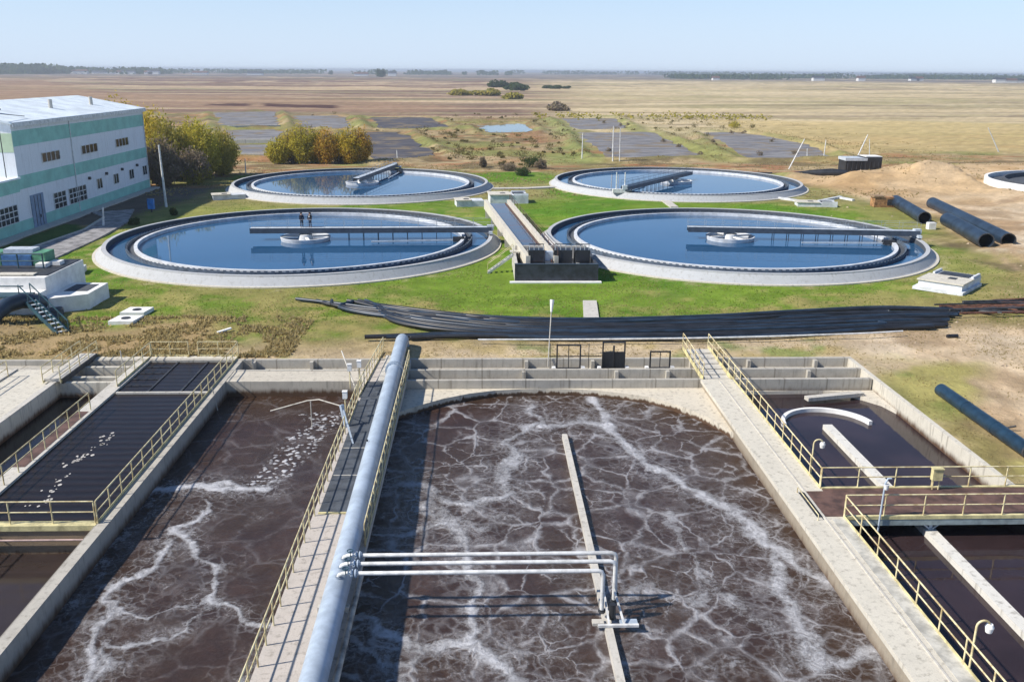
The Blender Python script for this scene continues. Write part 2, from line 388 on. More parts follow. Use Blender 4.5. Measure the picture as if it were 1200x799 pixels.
    for (hx, hy, hr, hh) in ((82, 171, 9, 2.8), (94, 168, 10, 3.0), (104, 150, 12, 2.4), (70, 168, 6, 1.8), (120, 143, 10, 2.0), (62, 178, 5, 1.2), (-41, 67.5, 4.5, 0.9), (-49, 68, 4, 0.9), (88, 128, 5, 0.8)):
        z = z+hh*np.exp(-((X-hx)**2+(Y-hy)**2)/hr**2)*(0.7+0.6*fbm(X, Y, 3, 3, 88))
    z = z+(f4-0.5)*6*sstep(Y, 600, 1500)+sstep(Y, 230, 420)*(f2-0.5)*0.8
    flat = np.minimum.reduce([np.abs(np.hypot(X-a, Y-b)) for a, b in list(TANKS.values())])
    keep = sstep(flat, 23.6, 27)
    keep = keep*sstep(np.hypot(X-RING[0], Y-RING[1]), 23, 27)
    near = 1-sstep(np.maximum(0, Y-62.4), 0.0, 2.5)
    near = np.where((X > 27.3), 1-sstep(X-27.4, 0, 2.5), near)*(Y < 75)
    keep = keep*(1-near)
    for poly, kind in PONDS.values():
        d = inpoly(X, Y, poly); keep = keep*sstep(-d, 0.5, 3.5)
        z = z+0.9*np.exp(-((-d-4.0)/2.0)**2)*(d < 0)*(0.6+0.8*f1)
        col = mix(col, C(0.20, 0.21, 0.07)+0*col, np.exp(-((-d-3.0)/2.5)**2)*(d < 0)*sstep(f1, 0.40, 0.6)*0.7)
    z = z*keep
    bx = inpoly(X, Y, [(0, 84), (14, 84), (14, 100), (0, 100)]); z = z*sstep(-bx, 0, 2)
    # random tone variation of the ground colour: small clumps and tufts
    col = col*(0.72+0.56*f3)[..., None]*(0.88+0.24*fbm(X, Y, 0.9, 2, 99))[..., None]
    return z-0.02, np.clip(col, 0, 1)

def make_ground():
    ys = [62.31]
    while ys[-1] < 235: ys.append(ys[-1]+0.62+0.0022*(ys[-1]-62))
    while ys[-1] < 26000: ys.append(ys[-1]*1.0125+0.2)
    ys = np.array(ys); nu = 380
    u = np.linspace(-1, 1, nu); u = np.sign(u)*np.abs(u)**1.15
    Xg = u[None, :]*(ys[:, None]*0.86+42); Yg = np.repeat(ys[:, None], nu, 1)
    z, c = ground_fields(Xg, Yg); z[0] = -0.02
    V = [np.stack([Xg, Yg, z], -1).reshape(-1, 3)]; Cc = [c.reshape(-1, 3)]
    nr = len(ys); idx = np.arange(nr*nu).reshape(nr, nu)
    Fq = [np.stack([idx[:-1, :-1], idx[:-1, 1:], idx[1:, 1:], idx[1:, :-1]], -1).reshape(-1, 4)]
    base = nr*nu
    for (xa, xb, ya, yb, sx, sy) in ((27.13, 95.6, -60, 62.31, 0.6, 0.8), (-95.6, -60.0, -60, 62.31, 2.5, 2.5)):
        xs = np.linspace(xa, xb, int((xb-xa)/sx)); yy = np.linspace(ya, yb, int((yb-ya)/sy))
        a, b = np.meshgrid(xs, yy); z, c = ground_fields(a, b)
        z[-1] = -0.02; z = z*(1 if xa > 0 else 0)
        V.append(np.stack([a, b, z], -1).reshape(-1, 3)); Cc.append(c.reshape(-1, 3))
        ii = np.arange(a.size).reshape(a.shape)+base; base += a.size
        Fq.append(np.stack([ii[:-1, :-1], ii[:-1, 1:], ii[1:, 1:], ii[1:, :-1]], -1).reshape(-1, 4))
    V = np.concatenate(V); Cc = np.concatenate(Cc); Fq = np.concatenate(Fq)
    me = bpy.data.meshes.new('ground'); me.vertices.add(len(V)); me.vertices.foreach_set('co', V.ravel())
    me.loops.add(Fq.size); me.loops.foreach_set('vertex_index', Fq.ravel().astype(np.int32))
    me.polygons.add(len(Fq)); me.polygons.foreach_set('loop_start', np.arange(0, Fq.size, 4, dtype=np.int32))
    me.polygons.foreach_set('use_smooth', np.ones(len(Fq), bool)); me.update(calc_edges=True)
    at = me.color_attributes.new('soil', 'FLOAT_COLOR', 'POINT')
    at.data.foreach_set('color', np.concatenate([Cc, np.ones((len(Cc), 1))], 1).ravel())
    m, ns, ls, b = new_mat('ground_soil_and_grass')
    a = N(ns, 'ShaderNodeAttribute'); a.attribute_name = 'soil'
    g = N(ns, 'ShaderNodeNewGeometry')
    n1 = N(ns, 'ShaderNodeTexNoise', Scale=1.7, Detail=8.0, Roughness=0.72); ls.new(g.outputs['Position'], n1.inputs[0])
    n2 = N(ns, 'ShaderNodeTexNoise', Scale=0.22, Detail=6.0, Roughness=0.65); ls.new(g.outputs['Position'], n2.inputs[0])
    mp = N(ns, 'ShaderNodeMapping'); mp.inputs[3].default_value = (0.006, 0.03, 1); ls.new(g.outputs['Position'], mp.inputs[0])
    n3 = N(ns, 'ShaderNodeTexNoise', Scale=1.0, Detail=7.0, Roughness=0.7); ls.new(mp.outputs[0], n3.inputs[0])
    k = math_(ns, ls, 'MULTIPLY_ADD', n1.outputs[0], 0.9, 0.55)
    k2 = math_(ns, ls, 'MULTIPLY_ADD', n2.outputs[0], 0.5, 0.75)
    k3 = math_(ns, ls, 'MULTIPLY_ADD', n3.outputs[0], 0.7, 0.65)
    kk = math_(ns, ls, 'MULTIPLY', math_(ns, ls, 'MULTIPLY', k, k2), k3)
    vm = N(ns, 'ShaderNodeVectorMath', operation='SCALE'); ls.new(a.outputs[0], vm.inputs[0]); ls.new(kk, vm.inputs['Scale'])
    ls.new(vm.outputs[0], b.inputs['Base Color']); b.inputs['Roughness'].default_value = 1.0; b.inputs['Specular IOR Level'].default_value = 0.15
    bp = N(ns, 'ShaderNodeBump', Strength=0.8, Distance=0.22); ls.new(n1.outputs[0], bp.inputs['Height']); ls.new(bp.outputs[0], b.inputs['Normal'])
    me.materials.append(m); o = bpy.data.objects.new('ground', me); COL.objects.link(o); return struct(o)
make_ground()

# road, kerb and pavement by the works building
M_ASPH = simple('worn_asphalt', (0.29, 0.28, 0.28), 0.9, var=0.25, scale=0.9, bump=0.3)
def strip(name, left, right, z, mat, z1=None):
    mb = MB()
    poly = list(left)+list(right)[::-1]
    mb.prism(poly, z-0.3 if z1 is None else z1, z)
    return struct(mb.build(name, mat))
strip('road', [(-52.2, 84), (-52.0, 97), (-50.6, 116), (-52.0, 126), (-56, 131)], [(-46.6, 84), (-46.4, 96), (-46.6, 110), (-47.6, 122), (-51.0, 134)], 0.16, M_ASPH)
strip('kerb', [(-52.5, 84), (-52.3, 97), (-50.9, 116), (-52.4, 126)], [(-52.22, 84), (-52.02, 97), (-50.62, 116), (-52.02, 126)], 0.28, M_CONC_P)
strip('pavement', [(-57.5, 84), (-57.5, 160)], [(-56.0, 84), (-56.0, 160)], 0.22, M_CONC_P)
# worn footpaths
strip('footpath', W([(578, 220.5), (620, 220.0), (655, 218.0)], 0.1), W([(578, 221.8), (620, 221.3), (657, 219.6)], 0.1), 0.20, M_CONC_P)
strip('path', W([(772, 233), (786, 243)], 0.1), W([(781, 233), (795, 243)], 0.1), 0.20, M_CONC_P)
strip('path', W([(683, 353), (684, 374)], 0.05), W([(699, 353), (702, 374)], 0.05), 0.14, M_CONC_P)

# ponds
def pond_mat(name, c1, c2, rough, sc=0.25):
    m, ns, ls, b = new_mat(name)
    g = N(ns, 'ShaderNodeNewGeometry'); mp = N(ns, 'ShaderNodeMapping'); mp.inputs[3].default_value = (0.45, 1, 1); ls.new(g.outputs['Position'], mp.inputs[0])
    n1 = N(ns, 'ShaderNodeTexNoise', Scale=sc, Detail=7.0, Roughness=0.7); ls.new(mp.outputs[0], n1.inputs[0])
    n2 = N(ns, 'ShaderNodeTexNoise', Scale=sc*0.35, Detail=6.0, Roughness=0.65); ls.new(g.outputs['Position'], n2.inputs[0])
    cc = mixc(ns, ls, ramp(ns, ls, n1.outputs[0], 0.42, 0.60), c1, c2)
    if rough > 0.5: cc = mixc(ns, ls, ramp(ns, ls, n2.outputs[0], 0.52, 0.60, 0, 0.8), cc, (0.20, 0.15, 0.085))
    ls.new(cc, b.inputs['Base Color'])
    b.inputs['Roughness'].default_value = rough; b.inputs['Specular IOR Level'].default_value = 0.3; return m
PM = {'grey': pond_mat('grey_sludge', (0.235, 0.225, 0.22), (0.13, 0.125, 0.13), 0.75), 'dark': pond_mat('dark_sludge', (0.055, 0.05, 0.055), (0.11, 0.10, 0.10), 0.7),
      'water': pond_mat('open_water', (0.06, 0.12, 0.15), (0.05, 0.09, 0.11), 0.08)}
def ragged(poly, amp=1.9, step=6.0):
    out = []; rr = random.Random(3)
    for (x0, y0), (x1, y1) in zip(poly, poly[1:]+poly[:1]):
        n = max(1, int(math.hypot(x1-x0, y1-y0)/step))
        for i in range(n): out.append((x0+(x1-x0)*i/n+rr.uniform(-amp, amp), y0+(y1-y0)*i/n+rr.uniform(-amp, amp)))
    return out
for poly, kind in PONDS.values():
    poly = ragged(poly)
    tag(struct(MB().prism(poly, -1.2, 0.10).build('water' if kind == 'water' else 'sludge_pond', PM[kind])))
# low concrete dividing walls of the left ponds
for k, (a, b) in enumerate((((262, 152), (328, 151)), ((275, 169), (325, 169)), ((283, 186.5), (322, 186.5)))):
    p, q = G(*a), G(*b); p.z = q.z = 0.5
    t = MB().beam(p, q, 1.2, 1.6).build('pond_wall', M_CONC_P)
    tag(t, ['farthest concrete wall between grey sludge ponds behind the yellow trees', 'middle concrete wall between grey sludge ponds behind the yellow trees', 'nearest concrete wall of the grey sludge ponds behind the yellow trees'][k], 'wall', 'pond dividing walls')
# dark tufts on the ponds
tm = simple('dry_weed', (0.05, 0.045, 0.025), 1.0)

# ------------------------------------------------------------------ haze
def make_haze():
    mb = MB().box(-26000, 26000, -300, 25500, -12, 27)
    m = bpy.data.materials.new('haze'); m.use_nodes = True; ns = m.node_tree.nodes; ns.clear()
    out = ns.new('ShaderNodeOutputMaterial'); v = ns.new('ShaderNodeVolumePrincipled')
    v.inputs['Color'].default_value = (0.80, 0.87, 0.96, 1); v.inputs['Density'].default_value = HAZE; v.inputs['Anisotropy'].default_value = 0.2
    m.node_tree.links.new(v.outputs[0], out.inputs['Volume'])
    o = mb.build('haze', m); o['kind'] = 'stuff'; o.display_type = 'WIRE'; return o
HAZE = 0.00017
make_haze()

# ------------------------------------------------------------------ aeration basins: water with foam
ZW = -1.1
FOAM = [  # (points read off the photo, half width m, strength)
 ([(690, 462), (700, 480), (718, 500), (735, 520), (760, 545), (790, 562), (812, 577), (860, 605), (900, 640), (935, 662), (975, 690)], 0.75, 1.0),
 ([(625, 472), (632, 492), (640, 500), (655, 498), (680, 490), (700, 497)], 0.8, 0.9),
 ([(622, 498), (600, 515), (596, 540), (590, 575), (565, 592), (535, 590), (512, 575), (485, 565), (462, 568)], 0.7, 0.9),
 ([(512, 575), (500, 590), (520, 612), (540, 640)], 0.8, 0.8),
 ([(440, 628), (480, 622), (520, 618), (545, 640), (548, 680), (560, 710), (560, 745), (520, 770), (480, 748), (440, 730), (405, 722)], 0.45, 0.95),
 ([(530, 612), (560, 618), (600, 600)], 0.4, 0.7),
 ([(560, 742), (590, 765), (612, 790), (620, 830)], 0.75, 1.0), ([(405, 735), (440, 760), (480, 775), (560, 752)], 0.45, 0.9),
 ([(470, 760), (460, 800), (470, 840)], 0.6, 0.7),
 ([(480, 470), (476, 500), (470, 530), (480, 560)], 0.35, 0.6),
 ([(900, 640), (915, 680), (935, 720), (950, 770), (985, 775), (1030, 768)], 0.75, 0.95), ([(935, 662), (960, 640), (900, 600)], 0.3, 0.5),
 ([(780, 600), (800, 640), (830, 680), (870, 700), (900, 740), (930, 780)], 0.45, 0.7), ([(730, 700), (760, 690), (800, 700), (850, 690)], 0.4, 0.7),
 ([(860, 560), (835, 590), (815, 620), (860, 650)], 0.25, 0.5), ([(728, 760), (780, 740), (840, 748), (880, 720)], 0.3, 0.6),
 ([(640, 660), (690, 690), (640, 735), (600, 740)], 0.3, 0.5), ([(700, 800), (780, 790), (860, 770)], 0.4, 0.6),
 ([(660, 520), (700, 560), (705, 600), (740, 640), (790, 660)], 0.25, 0.5),
 # left basin
 ([(168, 582), (200, 571), (240, 572), (275, 575), (315, 572)], 0.55, 1.15), ([(205, 575), (262, 567), (290, 573)], 0.5, 1.0),
 ([(248, 590), (222, 612), (215, 630), (228, 638), (238, 660), (245, 672), (236, 698), (232, 710)], 0.25, 1.0),
 ([(232, 710), (200, 712), (160, 725), (132, 712), (128, 690)], 0.2, 0.85), ([(232, 710), (262, 722), (300, 732), (335, 727)], 0.25, 1.0), ([(228, 716), (190, 745), (150, 760), (122, 758)], 0.25, 0.85),
 ([(196, 640), (170, 665), (135, 690), (125, 715), (100, 745), (98, 770), (90, 810)], 0.38, 1.0), ([(118, 765), (100, 820), (60, 850)], 0.45, 0.9),
 ([(310, 573), (335, 560)], 0.3, 0.8), ([(190, 590), (160, 615), (130, 645), (105, 690), (80, 720)], 0.4, 0.6),
 ([(335, 727), (315, 760), (300, 800)], 0.3, 0.7), ([(300, 600), (270, 640), (300, 680)], 0.1, 0.35),
]
BUBB = [([(390, 488), (365, 505), (345, 530), (330, 548), (318, 562)], 1.1), ([(360, 490), (398, 492)], 0.7), ([(345, 482), (395, 482)], 0.3)]

def foam_water(name, x0, x1, y0, y1, step, only=None, base=(0.042, 0.023, 0.017), web=1.0):
    nx = int((x1-x0)/step); ny = int((y1-y0)/step)
    xs = np.linspace(x0, x1, nx); ys = np.linspace(y0, y1, ny); X, Y = np.meshgrid(xs, ys)
    wx = X+(fbm(X, Y, 1.7, 5, 3)-0.5)*2.2; wy = Y+(fbm(X, Y, 1.7, 5, 8)-0.5)*2.2
    flow = np.zeros(X.shape); halo = np.zeros(X.shape)
    n = fbm(X, Y, 0.5, 4, 44)
    for pts, hw, st in FOAM:
        P = [tuple(G(x, y, ZW)[:2]) for x, y in pts]
        d = polydist(wx, wy, P)/hw/(0.45+1.35*fbm(X, Y, 1.8, 3, 120))
        flow = np.maximum(flow, st*np.exp(-(d*1.15)**2)); halo = np.maximum(halo, st*np.exp(-(d/2.6)**2))
    bub = np.zeros(X.shape)
    for pts, hw in BUBB:
        P = [tuple(G(x, y, ZW)[:2]) for x, y in pts]; bub = np.maximum(bub, np.exp(-(polydist(wx, wy, P)/hw)**2))
    z = (fbm(X, Y, 1.3, 4, 70)-0.5)*0.10+(n-0.5)*0.03+flow*0.02
    me = bpy.data.meshes.new(name); V = np.stack([X, Y, z+ZW], -1).reshape(-1, 3)
    idx = np.arange(nx*ny).reshape(ny, nx); Fq = np.stack([idx[:-1, :-1], idx[:-1, 1:], idx[1:, 1:], idx[1:, :-1]], -1).reshape(-1, 4)
    me.vertices.add(len(V)); me.vertices.foreach_set('co', V.ravel()); me.loops.add(Fq.size); me.loops.foreach_set('vertex_index', Fq.ravel().astype(np.int32))
    me.polygons.add(len(Fq)); me.polygons.foreach_set('loop_start', np.arange(0, Fq.size, 4, dtype=np.int32)); me.polygons.foreach_set('use_smooth', np.ones(len(Fq), bool)); me.update(calc_edges=True)
    at = me.color_attributes.new('foam', 'FLOAT_COLOR', 'POINT')
    at.data.foreach_set('color', np.stack([flow, halo, bub, np.ones(X.shape)], -1).ravel())
    m, ns, ls, b = new_mat(name+'_surface')
    a = N(ns, 'ShaderNodeAttribute'); a.attribute_name = 'foam'; sp_ = N(ns, 'ShaderNodeSeparateColor'); ls.new(a.outputs[0], sp_.inputs[0])
    g = N(ns, 'ShaderNodeNewGeometry'); pos = g.outputs['Position']
    def warp(scale, amt, detail=5.0):
        nn = N(ns, 'ShaderNodeTexNoise', Scale=scale, Detail=detail, Roughness=0.6); ls.new(pos, nn.inputs[0])
        s1 = N(ns, 'ShaderNodeVectorMath', operation='SUBTRACT'); ls.new(nn.outputs[1], s1.inputs[0]); s1.inputs[1].default_value = (0.5, 0.5, 0.5)
        s2 = N(ns, 'ShaderNodeVectorMath', operation='SCALE'); ls.new(s1.outputs[0], s2.inputs[0]); s2.inputs['Scale'].default_value = amt
        s3 = N(ns, 'ShaderNodeVectorMath', operation='ADD'); ls.new(pos, s3.inputs[0]); ls.new(s2.outputs[0], s3.inputs[1]); return s3.outputs[0]
    w1 = warp(0.80, 1.15, 3.0); w2 = warp(1.3, 0.75, 3.0); w3 = warp(2.2, 0.6, 5.0)
    wob = N(ns, 'ShaderNodeTexNoise', Scale=0.5, Detail=3.0); ls.new(pos, wob.inputs[0])
    def cells(vec, sc, width, yscale=1.0):
        mp = N(ns, 'ShaderNodeMapping'); mp.inputs[3].default_value = (sc, sc*yscale, 0.0); ls.new(vec, mp.inputs[0])
        v = N(ns, 'ShaderNodeTexVoronoi', feature='DISTANCE_TO_EDGE', Scale=1.0); ls.new(mp.outputs[0], v.inputs[0])
        wv = math_(ns, ls, 'MULTIPLY', ramp(ns, ls, wob.outputs[0], 0.3, 0.7, 0.5, 1.9), width)
        q = math_(ns, ls, 'DIVIDE', v.outputs[0], wv, None, True)
        return math_(ns, ls, 'POWER', math_(ns, ls, 'SUBTRACT', 1.0, q), 1.3)
    c1 = cells(w1, 0.40, 0.060, 0.9); c2 = cells(w2, 0.66, 0.055, 0.9); c3 = cells(w3, 1.7, 0.13)
    big = N(ns, 'ShaderNodeTexNoise', Scale=0.16, Detail=4.0, Roughness=0.55); ls.new(pos, big.inputs[0])
    med = N(ns, 'ShaderNodeTexNoise', Scale=0.7, Detail=6.0, Roughness=0.7); ls.new(pos, med.inputs[0])
    fine = N(ns, 'ShaderNodeTexNoise', Scale=5.5, Detail=8.0, Roughness=0.75); ls.new(w2, fine.inputs[0])
    M = lambda op, x, y=0.0, cl=False: math_(ns, ls, op, x, y, None, cl)
    pb = ramp(ns, ls, big.outputs[0], 0.36, 0.60); pm = ramp(ns, ls, med.outputs[0], 0.42, 0.60); pf = ramp(ns, ls, fine.outputs[0], 0.38, 0.62)
    web1 = M('MULTIPLY', M('MULTIPLY', c1, M('ADD', M('MULTIPLY', pm, 0.55), 0.30)), 0.85*web)
    web2 = M('MULTIPLY', M('MULTIPLY', c2, M('MULTIPLY', M('ADD', pb, 0.15), M('ADD', pm, 0.05))), 0.62*web)
    lace = M('MULTIPLY', M('MULTIPLY', M('ADD', M('MULTIPLY', c3, 0.40), M('MULTIPLY', M('MULTIPLY', pf, pm), 0.50)), sp_.outputs[1]), 0.72)
    lace2 = M('MULTIPLY', M('MULTIPLY', c3, M('MULTIPLY', pm, pb)), 0.10*web)
    brk = M('ADD', M('MULTIPLY', fine.outputs[0], 0.9), M('MULTIPLY', med.outputs[0], 0.5))
    jag = M('ADD', M('MULTIPLY', M('SUBTRACT', med.outputs[0], 0.5), 1.3), M('MULTIPLY', M('SUBTRACT', fine.outputs[0], 0.5), 1.3))
    gate = ramp(ns, ls, sp_.outputs[0], 0.06, 0.30)
    body = M('MULTIPLY', gate, ramp(ns, ls, M('ADD', sp_.outputs[0], jag), 0.34, 1.15))
    vb = N(ns, 'ShaderNodeTexVoronoi', feature='F1', Scale=3.0); ls.new(w2, vb.inputs[0])
    dots = M('MULTIPLY', ramp(ns, ls, vb.outputs[0], 0.22, 0.50, 1.0, 0.0), ramp(ns, ls, M('ADD', M('MULTIPLY', sp_.outputs[2], 0.9), M('MULTIPLY', fine.outputs[0], 0.5)), 0.50, 0.85))
    f = M('MAXIMUM', M('MAXIMUM', M('MAXIMUM', web1, web2), M('MAXIMUM', lace, lace2)), M('MAXIMUM', body, dots), True)
    f = M('MULTIPLY', f, M('ADD', M('MULTIPLY', fine.outputs[0], 0.8), 0.55), True)
    bc = mixc(ns, ls, pm, base, tuple(x*1.35 for x in base))
    bc = mixc(ns, ls, M('MULTIPLY', pb, 0.5), bc, (0.052, 0.030, 0.014))
    ls.new(mixc(ns, ls, f, bc, (0.54, 0.54, 0.56)), b.inputs['Base Color'])
    rr = M('ADD', M('MULTIPLY', f, 0.5), 0.16); ls.new(rr, b.inputs['Roughness'])
    b.inputs['IOR'].default_value = 1.33; b.inputs['Specular IOR Level'].default_value = 0.5
    h = M('ADD', M('MULTIPLY', fine.outputs[0], 0.5), M('ADD', M('MULTIPLY', med.outputs[0], 1.0), M('MULTIPLY', f, 0.5)))
    bp = N(ns, 'ShaderNodeBump', Strength=0.8, Distance=0.14); ls.new(h, bp.inputs['Height']); ls.new(bp.outputs[0], b.inputs['Normal'])
    me.materials.append(m); o = bpy.data.objects.new('water', me); COL.objects.link(o); return struct(o)
foam_water('aerated_water', -5.5, 15.3, 14, 57.8, 0.085)
foam_water('left_basin_water', -17.15, -7.4, 14, 57.6, 0.085, base=(0.042, 0.024, 0.018), web=0.20)

def still_water(x0, x1, y0, y1, z, col, rough=0.06, name='water', wave=0.12, sc=1.2, poly=None, c2=None):
    m, ns, ls, b = new_mat('still_water'); g = N(ns, 'ShaderNodeNewGeometry')
    n1 = N(ns, 'ShaderNodeTexNoise', Scale=sc, Detail=4.0); ls.new(g.outputs['Position'], n1.inputs[0])
    n2 = N(ns, 'ShaderNodeTexNoise', Scale=0.25, Detail=5.0); ls.new(g.outputs['Position'], n2.inputs[0])
    ls.new(mixc(ns, ls, ramp(ns, ls, n2.outputs[0], 0.35, 0.65), col, c2 or tuple(c*0.6 for c in col)), b.inputs['Base Color'])
    b.inputs['Roughness'].default_value = rough; b.inputs['IOR'].default_value = 1.33
    bp = N(ns, 'ShaderNodeBump', Strength=wave, Distance=0.05); ls.new(n1.outputs[0], bp.inputs['Height']); ls.new(bp.outputs[0], b.inputs['Normal'])
    mb = MB(); mb.prism(poly, z-0.2, z) if poly else mb.box(x0, x1, y0, y1, z-0.2, z)
    return struct(mb.build(name, m))
still_water(17.0, 26.8, 14, 57.5, ZW, (0.04, 0.026, 0.028), 0.05)
def ribbed_water(x0, x1, y0, y1, z):
    m, ns, ls, b = new_mat('dark_ribbed_sludge'); g = N(ns, 'ShaderNodeNewGeometry')
    wv = N(ns, 'ShaderNodeTexWave', wave_type='BANDS', bands_direction='Y', Scale=0.42, Distortion=1.2, Detail=3.0); ls.new(g.outputs['Position'], wv.inputs[0])
    n1 = N(ns, 'ShaderNodeTexNoise', Scale=0.8, Detail=7.0, Roughness=0.7); ls.new(g.outputs['Position'], n1.inputs[0])
    k = math_(ns, ls, 'MULTIPLY', wv.outputs[1], n1.outputs[0])
    ls.new(mixc(ns, ls, ramp(ns, ls, k, 0.15, 0.55), (0.013, 0.009, 0.008), (0.021, 0.014, 0.012)), b.inputs['Base Color'])
    b.inputs['Roughness'].default_value = 0.30; b.inputs['IOR'].default_value = 1.33; b.inputs['Specular IOR Level'].default_value = 0.35
    bp = N(ns, 'ShaderNodeBump', Strength=0.25, Distance=0.06); ls.new(k, bp.inputs['Height']); ls.new(bp.outputs[0], b.inputs['Normal'])
    return struct(MB().box(x0, x1, y0, y1, z-0.2, z).build('water', m))
ribbed_water(-23.7, -17.7, 37.9, 62.3, -0.14)
still_water(-28.1, -24.6, 20, 57.6, ZW, (0.014, 0.010, 0.010), 0.08)
still_water(-28.1, -17.7, 14, 37.6, -1.45, (0.045, 0.033, 0.030), 0.10)
struct(MB().box(-60, 27.1, -20, 62, -5.4, -5.0).build('basin_floor', M_CONC_P))

# ------------------------------------------------------------------ basin walls
t = thing('trough_wall', 'long grey concrete wall with open troughs along the back of the basins', 'wall', (5, 62.15, 0))
MB().box(-60, 27.1, 62.0, 62.3, -5, 0.03).build('outer_wall', M_CONC, t)
MB().box(-17.15, 27.1, 59.9, 62.0, -5, -0.62).build('trough_floor', M_CONC, t)
MB().box(-17.15, 27.1, 59.62, 59.9, -5, 0.0).build('middle_wall', M_CONC, t)
MB().box(-5.2, 26.7, 57.82, 59.62, -5, -0.66).build('trough_floor', M_CONC, t)
MB().box(-5.2, 26.7, 57.5, 57.82, -5, -0.03).build('inner_wall', M_CONC, t)
MB().box(-17.15, -7.4, 57.5, 59.62, -5, -0.03).build('ledge', concrete('concrete_ledge', (0.55, 0.50, 0.41), wet=(-0.55, -0.12), stain=0.4), t)
for x in (-16.3, -12.2, 3.2, 8.0, 15.2, 19.4, 24.3): MB().box(x-0.12, x+0.12, 61.6, 62.0, -0.62, -0.04).build('buttress', M_CONC, t)
for x in (2.9, 9.4, 13.0, 18.0, 23.0): MB().box(x-0.12, x+0.12, 59.3, 59.62, -0.66, -0.06).build('buttress', M_CONC, t)
for y, z in ((60.75, 0), (58.85, -0.1), (57.6, -0.03)): MB().box(-28.1, -24.6, y-0.15, y+0.15, -5, z-0.02).build('cross_wall', M_CONC_L, t)
MB().box(-60, -28.1, 60.1, 62.0, -5, -0.35).build('trough_floor', M_CONC, t)

# curved fillet slab at the back of the middle basin and its wet rim
def arc_pts(z): return [tuple(G(x, y, z)[:2]) for x, y in [(472, 492), (495, 482), (520, 475), (550, 469), (580, 465.3), (610, 463.6), (640, 463), (670, 463.6), (700, 465.3), (730, 468.6), (760, 473), (790, 481.5), (820, 493), (848, 508), (870, 524), (888, 539), (902, 554), (918, 575), (932, 600)]]
A = arc_pts(ZW); A[0] = (-5.35, A[0][1])
poly = A+[(15.4, A[-1][1]), (15.4, 57.49), (-5.35, 57.49)]
t = MB().prism(poly, -5, -0.62).build('curved_corner_wall', concrete('concrete_corner', (0.62, 0.56, 0.45), wet=(-0.62, -0.45), stain=0.25))
tag(t, 'low curved beige concrete shelf rounding the back corners of the foaming middle basin', 'wall')
# right basin: rounded end shelf
B = [tuple(G(x, y, ZW)[:2]) for x, y in [(890, 463), (960, 461), (985, 463.5), (1010, 469), (1033, 476), (1056, 485)]]
poly = [(17.05, B[0][1])]+B[1:]+[(26.79, 54.2), (26.79, 57.49), (17.05, 57.49)]
poly = [(min(x, 26.79), y) for x, y in poly]
t = MB().prism(poly, -5, -0.85).build('curved_corner_wall', concrete('concrete_corner_right', (0.60, 0.55, 0.46), wet=(-1.2, -0.95), stain=0.25))
tag(t, 'pale concrete shelf rounding the back right corner of the calm right basin', 'wall')
p = [G(945, 467, -0.75), G(1010, 461, -0.75)]
tag(MB().beam(p[0], p[1], 0.5, 0.25).build('concrete_beam', M_CONC_P), 'short loose concrete beam lying across the far corner of the right basin', 'beam')

# left wall, walkway strips
tag(MB().box(-17.7, -17.15, -20, 61.99, -5, 0.0).build('basin_wall', M_CONC), 'long concrete wall left of the foamy left basin, railed above the dark channel', 'wall')
t = thing('basin_wall', 'narrow concrete walkway wall between the two dark channels on the left', 'wall', (-24.15, 50, 0))
MB().box(-24.6, -23.7, 20, 62.6, -5, 0.0).build('walkway', M_CONC_P, t)
MB().box(-24.62, -23.9, 44, 52, -0.02, 0.012).build('mat', M_BROWN, t)
t = thing('covered_channel', 'wide pale concrete deck at the far left edge of the basins', 'deck', (-35, 50, 0))
MB().box(-60, -28.1, 14, 60.1, -5, 0.0).build('slab', M_CONC_L, t)
MB().box(-28.5, -28.1, 27, 60.0, 0.0, 0.14).build('kerb', M_CONC_P, t)
MB().box(-32.2, -32.0, 27, 60.0, 0.0, 0.10).build('conduit', M_CONC_P, t)
tag(MB().box(-28.1, -17.7, 62.3, 62.9, -5, 0.06).build('end_wall', M_CONC_L), 'pale concrete end wall closing the dark channels at the far left', 'wall')
# small steel slab by the far left rails
t = thing('step_bridge', 'short grey concrete step bridge beside the far left yellow rails', 'bridge', (-28.2, 61, 0.1))
MB().beam((-28.35, 57.2, 0.22), (-28.35, 62.8, 0.22), 1.1, 0.2).build('deck', M_CONC_P, t); MB().beam((-27.75, 57.2, 0.14), (-27.75, 62.8, 0.14), 0.12, 0.35).build('edge', M_DKSTEEL, t)

# cross beam bridge on the left
t = thing('cross_bridge', 'yellow edged cross beam closing the front of the dark left channel', 'bridge', (-17.7, 37.7, 0))
MB().box(-60, -17.72, 37.6, 37.9, -5, -0.26).build('wall', concrete('concrete_brown', (0.30, 0.22, 0.14), wet=(-1.2, -0.9)), t)
MB().box(-60, -17.66, 37.52, 38.0, -0.24, 0.02).build('beam', M_YELS, t)
MB().tube([(-60, 37.45, -0.66), (-17.75, 37.45, -0.66)], 0.05, 8).build('pipe', simple('pink_plastic', (0.5, 0.36, 0.33)), t)
